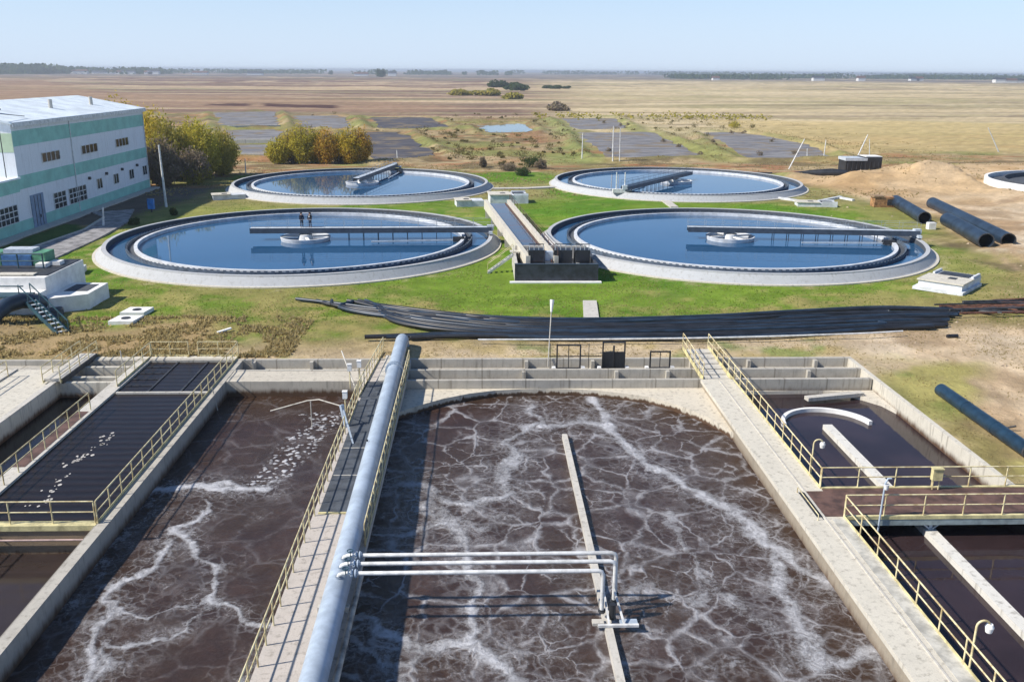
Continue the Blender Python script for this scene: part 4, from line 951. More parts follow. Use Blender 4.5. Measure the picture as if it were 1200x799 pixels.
railing('thin dark handrail on the right wall of the raised flume', R0+Vector((0.15, 0, 0)), R1+Vector((0.15, 0, 0)), None, sp=3.0, mat=M_BROWN, toe=False, h=0.7)
# box
bx0, bx1, by0, by1, bz = 3.25, 11.5, 86.9, 95.5, 1.75
t = thing('distribution_box', 'long black lined concrete box with three black stop gates', 'tank', (7.3, 87, 0))
MB().box(bx0, bx1, by0, by0+0.3, -0.3, bz).build('front_wall', simple('black_bitumen', (0.03, 0.036, 0.05), 0.55, var=0.25, scale=1.5), t)
MB().box(bx0, bx0+0.3, by0+0.302, by1, -0.3, bz).build('side_wall', M_CONC_P, t)
MB().box(bx1-0.3, bx1, by0+0.302, by1, -0.3, bz).build('side_wall', M_DKSTEEL, t)
MB().box(bx0+0.302, bx1-0.302, by1-0.3, by1, -0.3, bz+0.3).build('back_wall', M_CONC_P, t)
MB().box(bx0+0.3, bx1-0.3, by0+0.3, by1-0.3, 0.2, 0.7).build('floor', M_DKSTEEL, t)
MB().box(bx0-0.02, bx1+0.02, by0-0.02, by0+0.32, bz+0.003, bz+0.07).build('coping', M_GIRD, t)
MB().box(bx0-0.5, bx1+0.3, by0-0.55, by0-0.02, -0.1, 0.12).build('footing', M_WHITEC, t)
for k, (x0, x1) in enumerate(((4.7, 6.3), (7.3, 9.1), (9.4, 10.9))):
    MB().box(x0, x1, by0+2.2+0.02*k, by0+3.6, 0.7, 2.75).build('gate_box', M_BLACK, t)
    for x in np.linspace(x0+0.1, x1-0.1, 4): MB().tube([(x, by0+2.4, 2.75), (x, by0+2.4, 3.35)], 0.035, 6).build('spindle', M_DECKL, t)
    MB().box(x0+0.05, x1-0.05, by0+2.33, by0+2.47, 3.30, 3.38).build('yoke', M_DKSTEEL, t)
MB().box(6.4, 7.2, by0+2.5, by0+3.4, 1.3, 2.5).build('grille', M_DECKL, t)
MB().box(bx0-0.3, bx0+1.8, by1-2.6, by1-1.6, bz, bz+0.12).build('plank', M_CONC_L, t)
for x in (6.6, 9.2): MB().beam((x, by0+0.5, 1.2), (x+0.5, by0+2.2, 1.2), 0.35, 0.5).build('chute', M_WHITEC, t)
# steel stairs
t = thing('steel_stairs', 'small grey steel stairway climbing to the left end of the black gate box', 'stairs', (1.3, 90, 0))
a = Vector((0.6, 91.2, 0.0)); b = Vector((3.3, 92.2, 1.75))
for sg in (-0.4, 0.4): MB().beam(a+Vector((0, sg, 0)), b+Vector((0, sg, 0)), 0.06, 0.22).build('stringer', M_WHITE, t)
for i in range(8):
    p = a.lerp(b, (i+0.5)/8); MB().box(p.x-0.12, p.x+0.12, p.y-0.37, p.y+0.37, p.z, p.z+0.04).build('tread', M_CONC_P, t)
for sg in (-0.4, 0.4): MB().tube([a+Vector((0, sg, 1.0)), b+Vector((0, sg, 1.0))], 0.03, 6).build('handrail', M_YEL, t)
for k in (0, .5, 1):
    p = a.lerp(b, k); MB().tube([p+Vector((0, -0.4, 0)), p+Vector((0, -0.4, 1.0))], 0.025, 6).build('post', M_YEL, t)

# ------------------------------------------------------------------ concrete chambers
def chamber(label, p, ang, L, Wd, H, parts=2, lip=0.0, mat=None):
    mat = mat or M_WEIR
    t = thing('concrete_chamber', label, 'chamber', p, 'pale concrete valve chambers on the grass')
    d = Vector((math.cos(ang), math.sin(ang), 0)); s = Vector((-d.y, d.x, 0)); p = Vector(p)
    MB().beam(p+Vector((0, 0, H/2-0.1)), p+d*L+Vector((0, 0, H/2-0.1)), Wd, H+0.2).build('body', mat, t)
    MB().beam(p-d*0.15+Vector((0, 0, H+0.06)), p+d*(L*0.55)+Vector((0, 0, H+0.06)), Wd+0.25, 0.13).build('slab', M_CONC_L, t)
    MB().beam(p+d*L*0.28-s*Wd*0.12+Vector((0, 0, H+0.15)), p+d*(L*0.28+0.8)-s*Wd*0.12+Vector((0, 0, H+0.15)), 0.7, 0.06).build('hatch', M_DKSTEEL, t)
    if parts > 1:
        q = p+d*L*0.62; MB().beam(q+Vector((0, 0, H+0.05)), q+d*L*0.30+Vector((0, 0, H+0.05)), Wd*0.7, 0.06).build('opening', M_DKSTEEL, t)
        for sg in (-1, 1): MB().beam(q+s*sg*Wd*0.45+Vector((0, 0, H+0.1)), q+d*L*0.38+s*sg*Wd*0.45+Vector((0, 0, H+0.1)), 0.2, 0.25).build('upstand', mat, t)
    if lip: MB().beam(p-d*lip+Vector((0, 0, 0.12)), p+d*L*0.9+Vector((0, 0, 0.12)), Wd+lip, 0.3).build('footing', mat, t)
    return t
chamber('pale two part concrete chamber at the right front corner of the lawn', (43.9, 82.9, 0), R(46), 6.0, 4.0, 0.85, 2, 0.6)
chamber('squat concrete chamber left of the top of the flume', (-4.0, 139.4, 0), R(8), 4.2, 3.0, 0.9, 1)
chamber('concrete chamber with pipes at the far end of the flume', (1.2, 143.5, 0), R(5), 6.0, 4.0, 1.3, 2)
chamber('low concrete chamber against the left side of the rear left tank', (-43.0, 146.0, 0), R(20), 5.0, 2.5, 0.7, 1)
chamber('low concrete chamber on the right of the rear right tank', (49.5, 140.5, 0), R(-8), 6.0, 2.6, 0.6, 2)
chamber('flat concrete chamber on the grass between the pump house and the tank', (-43.6, 90.6, 0), R(12), 3.2, 2.6, 0.6, 1)
# flat manhole slabs
for k, (px, py, lab) in enumerate(((147, 375, 'nearer flat square slab with a round manhole on the grass'), (160, 365, 'farther flat square slab with a round manhole on the grass'))):
    p = G(px, py, 0.1); t = thing('manhole_slab', lab, 'manhole', (p.x, p.y, 0), 'square manhole slabs')
    MB().prism([(p.x-1.05, p.y-0.95), (p.x+0.95, p.y-0.95), (p.x+1.15, p.y+0.95), (p.x-0.85, p.y+0.95)], -0.2, 0.26).build('slab', M_WHITEC, t)
    MB().lathe(p.x+0.05, p.y, [(0.02, 0.2), (0.38, 0.2), (0.36, 0.31), (0.02, 0.31)], 20).build('cover', M_DKSTEEL, t)
# low concrete pipes and kerbs beside the rear right tank
for k, (a, b, lab) in enumerate((((905, 232), (945, 238), 'long pale concrete kerb on the grass right of the rear right tank'), ((955, 238), (985, 232), 'short pale concrete kerb lying askew right of the rear right tank'), ((985, 233), (1000, 236), 'shortest pale concrete kerb near the sand edge'))):
    p, q = G(*a), G(*b); p.z = q.z = 0.15; tag(MB().beam(p, q, 0.5, 0.35).build('kerb_stone', M_WEIR), lab, 'kerb', 'loose kerbs on the lawn')
p = G(262, 405, 0); p = G(255, 391, 0)
tag(MB().beam(p+Vector((0, 0, .1)), p+Vector((0.9, 0.7, .25)), 0.25, 0.12).build('loose_board', M_WHITEC), 'small pale board lying on the grass behind the left basin', 'board')

# ------------------------------------------------------------------ works building
bxr, by_a, by_b, by_low, Hb, Ha = -57.6, 115.0, 159.6, 60.0, 13.3, 6.7
M_BW = concrete('building_white_panel', (0.84, 0.85, 0.86), dirt=(0.60, 0.60, 0.59), panel=5.95, stain=0.10, axis=1)
M_BG = simple('building_green_panel', (0.30, 0.60, 0.50), 0.7, var=0.08, scale=0.5)
M_BGY = simple('building_gable_green', (0.50, 0.62, 0.42), 0.7, var=0.06, scale=0.5)
M_ROOF = simple('roof_sheet', (0.78, 0.85, 0.88), 0.5, var=0.10, scale=0.4)
M_SHUT = simple('blue_grey_door_paint', (0.22, 0.30, 0.42), 0.6, var=0.12)
t = thing('works_building', 'white and green striped works building at the left behind the tanks', 'building', (bxr, by_a, 0))
xr = -68.2; xl = -78.8; zr = 15.2
mb = MB(); mb.box(xl, bxr, by_a, by_b, -0.3, Hb)
mb.add([(xl, by_a, Hb), (bxr, by_a, Hb), (xr, by_a, zr), (xl, by_b, Hb), (bxr, by_b, Hb), (xr, by_b, zr)], [(0, 1, 2), (5, 4, 3)])
wall = mb.build('wall', M_BW, t)
mb = MB(); e = 0.45; th = 0.22
for (xa, za, xb, zb) in ((xr, zr+0.05, bxr+e, Hb-e*0.13), (xr, zr+0.05, xl-e, Hb-e*0.13)):
    mb.beam((0.5*(xa+xb), by_a-0.4, 0.5*(za+zb)+0.16), (0.5*(xa+xb), by_b+0.4, 0.5*(za+zb)+0.16), math.hypot(xb-xa, zb-za), th, up=Vector(((za-zb)*(1 if xb > xa else -1), 0, abs(xb-xa))))
roof = mb.build('roof', M_ROOF, t)
MB().box(bxr+0.40, bxr+0.52, by_a-0.4, by_b+0.4, Hb-0.35, Hb+0.15).build('gutter', M_WHITE, roof)
for y in (121, 136, 150): MB().tube([(-62, y, 14.2), (-62, y, 15.6)], 0.28, 12).build('roof_vent', M_CONC_P, roof)
MB().box(-66, -64.6, 118, 119.4, 14.3, 15.5).build('roof_hatch', M_WHITE, roof)
# annex
mb = MB().box(-90, bxr+0.003, by_low, by_a-0.003, -0.3, Ha); an = mb.build('annex_wall', M_BW, t)
MB().box(-90, bxr+0.35, by_low, by_a-0.01, Ha+0.003, Ha+0.22).build('annex_roof', M_ROOF, t)
# painted bands (sheets proud of the wall)
MB().box(bxr, bxr+0.03, by_a, by_b, 10.6, 12.45).build('green_band', M_BG, t)
MB().box(bxr, bxr+0.03, by_a, by_b, 5.35, 7.0).build('green_band', M_BG, t)
MB().box(bxr+0.003, bxr+0.03, by_low, by_a-0.02, 5.1, 6.65).build('green_band', M_BG, t)
MB().box(bxr+0.003, bxr+0.05, by_low, by_b, 0.15, 1.55).build('green_plinth', M_BG, t)
MB().box(xl, bxr-0.02, by_a-0.03, by_a, 9.9, 12.2).build('gable_band', M_BGY, t)
def window(y0, y1, z0, z1, nb, nrow=1, glass=None):
    wdw = MB(); xx = bxr+0.03
    wdw.box(xx, xx+0.10, y0-0.08, y1+0.08, z1, z1+0.08); wdw.box(xx, xx+0.10, y0-0.08, y1+0.08, z0-0.08, z0)
    wdw.box(xx, xx+0.10, y0-0.08, y0, z0, z1); wdw.box(xx, xx+0.10, y1, y1+0.08, z0, z1)
    for i in range(1, nb): yy = y0+(y1-y0)*i/nb; wdw.box(xx, xx+0.09, yy-0.05, yy+0.05, z0, z1)
    for i in range(1, nrow): zz = z0+(z1-z0)*i/nrow; wdw.box(xx+0.003, xx+0.085, y0, y1, zz-0.06, zz+0.06)
    f = wdw.build('window', M_WHITE, t)
    MB().box(xx, xx+0.04, y0, y1, z0, z1).build('pane', M_GLASS, f)
    return f
S = 1.081; zc = lambda z: 20-(20-z)*S
for y0, y1 in ((112.7, 117.4), (124.0, 129.0), (135.7, 140.4)): window(y0*S, y1*S, zc(8.95), zc(10.0), 4)
window(114.3*S, 117.6*S, zc(3.05), zc(4.95), 3, 3); window(118.6*S, 123.8*S, zc(3.05), zc(4.95), 5, 3)
for y0, y1 in ((127.6, 129.2), (133.5, 135.2), (139.5, 141.2), (145.1, 146.8)): window(y0*S, y1*S, zc(3.9), zc(5.2), 2)
window(100.2*S, 105.0*S, zc(3.0), zc(4.9), 5, 3); window(92.0*S, 97.0*S, zc(3.0), zc(4.9), 5, 3)
dr = MB().box(bxr+0.03, bxr+0.12, 108.4*S, 111.6*S, 0.2, zc(5.5)).build('door', M_SHUT, t)
for i in range(1, 4): yy = (108.4+3.2*i/4)*S; MB().box(bxr+0.12, bxr+0.15, yy-0.05, yy+0.05, 0.3, zc(5.4)).build('door_rib', M_DKSTEEL, dr)
MB().box(bxr+0.12, bxr+0.2, 110.2*S, 110.35*S, 1.3, 1.7).build('handle', M_DKSTEEL, dr)
for y in (125.1, 130.9, 136.7, 142.7):
    v = MB().tube([(bxr+0.03, y*S, zc(5.65)), (bxr+0.35, y*S, zc(5.65))], 0.22, 12).build('wall_vent', M_DKSTEEL, t)
for y in (by_b-0.2, 131.0): MB().tube([(bxr+0.1, y, 0.2), (bxr+0.1, y, Hb-0.4)], 0.07, 8).build('downpipe', M_WHITE, t)
t = thing('roof_mast', 'small mast with a sloping stay on the roof edge of the works building', 'mast', (-58.6, 114.0, Ha+0.2))
MB().tube([(-58.6, 114.2, Ha+0.2), (-58.6, 114.2, 15.5)], 0.06, 8).build('mast', M_DKSTEEL, t); MB().tube([(-58.6, 114.2, 14.6), (-58.4, 120.5, 14.0)], 0.05, 6).build('stay', M_DKSTEEL, t)
MB().box(-59.1, -58.1, 114.1, 114.3, 15.0, 15.2).build('cross_arm', M_DKSTEEL, t)

# ------------------------------------------------------------------ white pump house
t = thing('pump_house', 'white rendered pump house with a stepped right side at the left edge', 'building', (-37, 76, 0))
MB().box(-60, -37.0, 75.8, 83.5, -0.3, 2.95).build('wall', M_WHITEC, t)
MB().prism([(-37.0, 74.6), (-33.9, 76.6), (-33.9, 80.9), (-37.0, 80.9)], -0.3, 1.35).build('side_block', M_WHITEC, t)
MB().box(-36.4, -34.4, 77.6, 80.2, 1.353, 1.38).build('side_hatch', M_RIM_DARK, t)
MB().box(-60, -37.15, 76.6, 83.4, 2.953, 3.02).build('roof', M_DKSTEEL, t)
MB().box(-43.5, -42.0, 76.7, 77.6, 3.02, 3.2).build('roof_slab', M_WHITEC, t); MB().box(-41.3, -38.2, 76.4, 77.2, 3.02, 3.12).build('roof_slab', M_CONC_L, t)
MB().box(-60, -37.02, 74.5, 75.80, -0.3, 1.9).build('lower_wall', M_WHITEC, t)
MB().lathe(-36.2, 74.6, [(0.02, 0), (0.9, 0), (0.9, 0.55), (0.02, 0.6)], 20).build('round_base', M_RIM_DARK, t)
t = thing('roof_cabinets', 'row of blue and green sheet cabinets behind a dark rail on the pump house roof', 'cabinet', (-45, 81, 3.02))
panels = ((-50.2, -48.6, M_BLUE), (-48.5, -46.9, M_DECKL), (-46.8, -44.6, M_BLUE), (-44.5, -42.9, M_GREEN), (-42.8, -40.2, M_BLUE), (-40.1, -39.0, M_GREEN))
for k, (x0, x1, mm) in enumerate(panels):
    MB().box(x0, x1, 80.4+0.06*(k % 2), 82.4, 3.02, 3.95 if mm is not M_GREEN else 4.15).build('cabinet', mm, t)
    if mm is M_BLUE: MB().box(x0, x1, 80.9, 82.3, 3.96, 4.4).build('upper_panel', M_DECKL if k % 3 else M_GREEN, t)
for (x, y) in ((-39.0, 79.6), (-38.2, 80.6)): MB().box(x-0.5, x+0.4, y, y+0.9, 3.02, 3.35).build('pump_cover', M_WHITEC, t)
railing('dark teal handrail across the pump house roof in front of the blue and green cabinets', (-56, 79.2, 3.02), (-38.6, 79.2, 3.02), None, sp=2.3, mat=M_TEAL, toe=False, r=0.06, h=1.3)
t = thing('access_stairs', 'dark teal steel stairs leading down the front of the white pump house', 'stairs', (-33, 69.3, 0))
a = Vector((-37.6, 73.4, 2.0)); b = Vector((-32.9, 69.1, 0.0)); dd = (b-a); sd_ = Vector((-dd.y, dd.x, 0)).normalized()
for sg in (-0.45, 0.45): MB().beam(a+sd_*sg, b+sd_*sg, 0.10, 0.30).build('stringer', M_TEAL, t)
for i in range(10):
    p = a.lerp(b, (i+0.5)/10); MB().beam(p-sd_*0.4, p+sd_*0.4, 0.30, 0.05).build('tread', M_DECKL, t)
for sg in (-0.45, 0.45):
    MB().beam(a+sd_*sg+Vector((0, 0, 0.95)), b+sd_*sg+Vector((0, 0, 0.95)), 0.07, 0.07).build('handrail', M_TEAL, t)
    for i in range(5): p = a.lerp(b, i/4)+sd_*sg; MB().beam(p, p+Vector((0, 0, 0.95)), 0.06, 0.06).build('post', M_TEAL, t)
MB().box(-60, -37.3, 72.9, 74.48, 1.90, 2.02).build('landing', M_TEAL, t)
MB().tube([(-60, 72.9, 2.9), (-37.4, 72.9, 2.9)], 0.06, 6).build('landing_rail', M_TEAL, t)
t = thing('elbow_pipe', 'big black elbow pipe coming out of the white wall and turning into the soil', 'pipe', (-38.2, 70.8, 0))
MB().tube([(-36.9, 74.6, 1.1)]+[(-38.2, 73.4+0*k, 0) for k in range(0)]+[(-37.2, 73.5, 1.5), (-37.6, 72.6, 1.75), (-38.2, 71.5, 1.65), (-38.7, 70.6, 1.2), (-38.95, 70.0, 0.5), (-39.0, 69.8, -0.4)], 0.62, 22).build('pipe', M_BLUEBLK, t)
for q in ((-37.6, 72.6, 1.75), ): MB().lathe(-39.0, 69.85, [(0.62, 0.3), (0.75, 0.3), (0.75, 0.5), (0.62, 0.5)], 22).build('collar', M_BLACK, t)

# ------------------------------------------------------------------ bundle of black pipes on the grass
def bez(pts, n=28):
    """smooth curve through ground points (Catmull-Rom)"""
    P = [Vector(p) for p in pts]; P = [P[0]*2-P[1]]+P+[P[-1]*2-P[-2]]; out = []
    for i in range(1, len(P)-2):
        for k in range(n):
            t = k/n; a, b, c, d = P[i-1:i+3]
            out.append(0.5*((2*b)+(c-a)*t+(2*a-5*b+4*c-d)*t*t+(3*b-a-3*c+d)*t**3))
    out.append(P[-2]); return out
GB = 'long black plastic pipes lying in a bundle on the grass'
NP = 17
for k in range(NP):
    s = k/(NP-1); j = lambda a: (rng.random()-0.5)*a
    xs = 433+j(20)+(-10 if k < 3 else 0); 
    if k < 4: st = [(345+22*k+j(8), 351.5+1.2*k), (400+j(10), 357.5+1.5*k), (470+j(8), 366+2.2*k)]
    elif k < 14: st = [(412+4*(k-4)+j(18), 352+1.0*(k-4)+j(1.5)), (462+j(8), 360+1.9*(k-4)), (530+j(10), 369+2.3*(k-4))]
    else: st = [(432+j(20)+28*(k-14), 396.2+0.5*(16-k)), (480+j(10), 396.6-0.8*(16-k)), (540+j(10), 396-1.6*(16-k))]
    y6 = 375.5+22*s+j(3.0); y8 = 373+24*s+j(4.5); y9 = 367+26*s+j(4.5); y10 = 364+22*s+j(4)
    ex = 1124-48*max(0, s-0.35)-j(24)-(70 if k % 5 == 2 else 0)
    ye = 364.5+20*s*(1 if s > .5 else .8)
    pts = [G(x, y, 0.15) for x, y in st+[(640, y6), (800, y8), (930, y9), (1030, y10), (ex, min(ye, y10+1))]]
    pts = [p+Vector((0, 0, 0.02+0.16*(rng.random()))) for p in pts]
    o = MB().tube(bez(pts, 12), 0.145+0.03*rng.random(), 9).build('black_pipe', M_BLACK if k % 3 else M_BLUEBLK)
    lab = 'one of the long thin black plastic pipes bundled across the grass behind the basins'
    if k == 0: lab = 'longest black pipe of the bundle, its left tip reaching farthest left on the grass'
    if k == 16: lab = 'front edge black pipe of the bundle, nearest the foaming basin'
    tag(o, lab, 'pipe', GB)
pp = [G(x, y, 0.42) for x, y in [(560, 398), (700, 397.5), (850, 395.5), (1000, 391), (1058, 388)]]
tag(MB().tube(bez(pp, 8), 0.07, 6).build('white_hose', M_WHITE), 'thin pale hose along the front edge of the black pipe bundle', 'hose')

# ------------------------------------------------------------------ big black pipes
def bigpipe(label, a, b, r, mat=M_BLUEBLK):
    a = Vector(a); b = Vector(b); a.z = b.z = r-0.06
    t = thing('large_black_pipe', label, 'pipe', (a.x, a.y, 0), 'large black plastic pipes on the sand')
    MB().hollow(a, b, r, 0.09, 32).build('pipe', mat, t)
    d = (b-a).normalized()
    for f in (0.34, 0.67): c = a.lerp(b, f); MB().tube([c-d*0.05, c+d*0.05], r+0.03, 32, False).build('weld_ring', mat, t)
    MB().hollow(a-d*0.01, a+d*0.12, r+0.02, 0.12, 32).build('end_ring', M_DKSTEEL, t)
bigpipe('large black pipe lying left of the other two beside the front right tank', G(1083, 261, 0.2), G(1049, 240, 0.2), 0.88)
bigpipe('longest large black pipe, behind the other at the sand pile', G(1181, 287, 0.3), G(1092, 242, 0.3), 0.88)
bigpipe('large black pipe in front of the longer one, open end towards the camera', G(1155, 288, 0.3), G(1109, 262, 0.3), 0.92)
bigpipe('single large blue black pipe on the sand slope at the right edge', G(1207, 533, 0.2), G(1102, 459, 0.2), 0.41, simple('blue_plastic_pipe', (0.012, 0.036, 0.065), 0.4, var=0.2))
p = G(1091, 266, 0.3); tag(MB().box(p.x-0.5, p.x+0.5, p.y-0.4, p.y+0.4, 0, 0.9).build('white_box', M_WHITEC), 'small white box standing at the open end of the left large black pipe', 'box')
t = thing('cable_drum', 'rusty orange crate like machine part at the far end of the left black pipe', 'machine', G(1035, 240, 0))
q = G(1035, 242, 0)
MB().box(q.x-1.8, q.x+1.6, q.y-0.8, q.y+0.8, 0.0, 1.5).build('body', simple('orange_rust', (0.42, 0.22, 0.09), 0.8, var=0.3, scale=2), t)
MB().box(q.x+0.2, q.x+1.2, q.y-0.85, q.y-0.78, 0.3, 1.2).build('opening', M_DKSTEEL, t); MB().box(q.x-2.0, q.x-0.4, q.y-0.9, q.y+0.9, 1.503, 1.75).build('lid', M_WOOD, t)
q = G(1178, 441+0, 0); 
tag(MB().tube([G(1167, 498, 0.12), G(1180, 501, 0.12), G(1191, 499, 0.3)], 0.06, 6).build('bent_bar', M_DKSTEEL), 'small bent dark bar sticking out of the sand beside the single big pipe', 'bar')
# heap of rusty rods
for k in range(22):
    x0 = 1125+rng.random()*45; y0 = 352+rng.random()*14; ln = 25+rng.random()*60; dy = (rng.random()-0.5)*12
    if k < 6: x0, y0, ln, dy = 1095+6*k, 357+2.0*k, 130, -3+rng.random()*4
    a = G(x0, y0, 0.1+0.3*rng.random()); b = G(x0+ln, y0+dy, 0.1+0.35*rng.random())
    o = MB().tube([a, a.lerp(b, 0.5)+Vector((0, 0, 0.12*rng.random())), b], 0.07+0.06*rng.random(), 7).build('rusty_rod', M_RUST if k % 3 else M_DKSTEEL)
    tag(o, 'one of the rusty iron rods heaped at the right end of the black pipe bundle', 'rod', 'heap of rusty rods')
t = G(1110, 394, 0.1); tag(MB().tube([t, G(1122, 393.5, 0.1)], 0.16, 8).build('short_pipe', M_BLACK), 'short dark pipe lying on the sand in front of the rusty heap', 'pipe')

# ------------------------------------------------------------------ black covered load on the sand
p = G(990, 206, 0); x0, y0 = p.x, p.y
t = thing('covered_trailer', 'big box trailer under black sheeting with a pale cover on its roof', 'trailer', (x0+3.5, y0, 0))
mb = MB(); mb.box(x0, x0+3.6, y0, y0+4, 0.3, 3.0); mb.build('body', M_BLACK, t)
MB().box(x0+3.6, x0+7.3, y0-0.1, y0+3.9, 0.5, 3.7).build('high_body', M_BLACK, t)
MB().prism([(x0-0.3, y0-0.3), (x0+4.2, y0-0.3), (x0+4.0, y0+4.2), (x0-0.1, y0+4.2)], 3.003, 3.55).build('pale_cover', M_DECKL, t)
MB().box(x0+4.2, x0+7.5, y0+0.5, y0+4.0, 3.703, 3.85).build('roof_sheet', M_WHITEC, t)
for i in range(8): MB().box(x0+0.3+i*0.9, x0+0.42+i*0.9, y0-0.2, y0-0.11 if i > 3 else y0, 0.5, 2.9).build('rib', M_DKSTEEL, t)
for i in (0.8, 2.6, 5.2, 6.6): MB().tube([(x0+i, y0-0.05, 0.55), (x0+i, y0+0.4, 0.55)], 0.55, 16).build('wheel', M_DKSTEEL, t)
a = G(935, 205.5, 0); b = G(992, 207.5, 0)
t = thing('black_sheeting', 'low roll of black sheeting stretched left of the black trailer', 'sheeting', a)
MB().tube([a+Vector((-6, 1, 0.1)), a+Vector((0, 0, 0.35)), a.lerp(b, 0.3)+Vector((0, 0, 0.5)), a.lerp(b, 0.7)+Vector((0, 0, 0.75)), b+Vector((0, 0, 0.65))], [0.12, 0.4, 0.7, 0.85, 0.7], 10).build('roll', M_BLACK, t)
MB().tube([a+Vector((-14, 2, 0.3)), a+Vector((-5, 1, 0.3))], 0.18, 8).build('thin_end', M_DKSTEEL, t)

# ------------------------------------------------------------------ poles
def pole(label, base, top, z=0.0, r=0.11, name='pole', mat=None, cross=False, grp=None):
    b = G(*base, 0); # height from the photo: where the sight line through the top meets the pole's own vertical
    d = FW+RT2*((top[0]-600)/F_PX)-UP2*((top[1]-399.5)/F_PX); k = b.y/d.y; h = CAM_H+d.z*k; x = d.x*k
    t = thing(name, label, 'pole', b, grp)
    MB().tube([b-Vector((0, 0, 0.3)), (x, b.y, h)], [r*1.3, r*0.8], 10).build('shaft', mat or M_WHITE, t)
    if cross:
        MB().tube([(x-0.8, b.y, h-0.4), (x+0.8, b.y, h-0.4)], 0.05, 6).build('cross_arm', mat or M_WHITE, t)
    return t
pole('tall white lamp pole between the works building and the front left tank', (195, 243), (186, 170), r=0.15, cross=False)
pole('short pale post beside the road bend near the front left tank', (121, 266), (120.5, 243), r=0.13)
pole('thin pale pole behind the rear left tank, at the tip of its bridge', (466, 188), (465, 176), r=0.12)
pole('short white pole on the bank, left of the twin pair behind the rear right tank', (682, 187), (683, 156), r=0.12)
pole('white pole, left one of the twin pair behind the rear right tank', (718, 190), (719, 148), r=0.13)
pole('white pole, right one of the twin pair behind the rear right tank', (726, 190), (727, 150), r=0.09)
pole('leaning pale pole nearest the right end of the rear right tank', (924, 198), (943, 163), r=0.12)
pole('upright pale pole in the dry grass between the leaning poles', (965, 187), (968, 164), r=0.11)
pole('short thin stake left of the upright pole in the dry grass', (946, 184), (946, 174), r=0.09)
pole('leaning pale pole rising behind the black trailer', (1003, 187), (1017, 158), r=0.13)
pole('thin upright pole just right of the leaning one behind the black trailer', (1019, 186), (1019, 163), r=0.09)
pole('leaning pale pole standing alone in the dry field at the far right', (1171, 178), (1158, 150), r=0.13)
pole('thin pole at the left end of the rear left tank', (288, 203), (287, 186), r=0.10)
t = thing('blue_cabinet', 'bright blue cabinet on a stem beside the tall white lamp pole', 'cabinet', G(178, 249, 0))
p = G(178, 249, 0); cbx = MB(); cbx.box(p.x-0.42, p.x+0.42, p.y-0.3, p.y+0.3, 0.5, 1.9).build('cabinet', simple('bright_blue', (0.02, 0.22, 0.62), 0.5), t)
MB().tube([p, p+Vector((0, 0, 0.5))], 0.12, 8).build('stem', M_DKSTEEL, t); MB().box(p.x-0.47, p.x+0.47, p.y-0.35, p.y+0.35, 1.9, 1.98).build('cap', M_BLUE, t)
# bollard row in front of the front left tank rails etc.

# ------------------------------------------------------------------ trees, shrubs
def leaf_mat(name, c1, c2, c3, tr=0.35):
    m, ns, ls, b = new_mat(name); oi = N(ns, 'ShaderNodeNewGeometry')
    r = N(ns, 'ShaderNodeValToRGB'); ls.new(oi.outputs['Random Per Island'], r.inputs[0])
    e = r.color_ramp.elements; e[0].color = (*c1, 1); e[1].color = (*c3, 1); k = e.new(0.5); k.color = (*c2, 1)
    ls.new(r.outputs[0], b.inputs['Base Color']); b.inputs['Roughness'].default_value = 0.8; b.inputs['Specular IOR Level'].default_value = 0.2
    t = N(ns, 'ShaderNodeBsdfTranslucent'); ls.new(r.outputs[0], t.inputs[0]); mx = N(ns, 'ShaderNodeMixShader'); mx.inputs[0].default_value = tr
    ls.new(b.outputs[0], mx.inputs[1]); ls.new(t.outputs[0], mx.inputs[2]); ls.new(mx.outputs[0], ns['Material Output'].inputs[0]); return m
LM = {'yellow': leaf_mat('yellow_leaves', (0.55, 0.42, 0.04), (0.42, 0.34, 0.03), (0.62, 0.46, 0.06)),
      'olive': leaf_mat('olive_leaves', (0.26, 0.24, 0.05), (0.36, 0.32, 0.05), (0.46, 0.37, 0.06)),
      'orange': leaf_mat('orange_leaves', (0.48, 0.26, 0.04), (0.56, 0.36, 0.05), (0.42, 0.32, 0.05)),
      'bare': leaf_mat('bare_twigs', (0.21, 0.16, 0.12), (0.29, 0.23, 0.17), (0.24, 0.20, 0.08)),
      'green': leaf_mat('green_leaves', (0.04, 0.075, 0.02), (0.06, 0.10, 0.03), (0.09, 0.12, 0.03)),
      'yg': leaf_mat('yellow_green_leaves', (0.42, 0.38, 0.05), (0.55, 0.46, 0.05), (0.32, 0.30, 0.05)),
      'straw': leaf_mat('straw_leaves', (0.46, 0.37, 0.18), (0.36, 0.28, 0.12), (0.52, 0.43, 0.22), 0.6)}
M_BARK = simple('grey_brown_bark', (0.16, 0.12, 0.09), 0.9, var=0.3, scale=3)
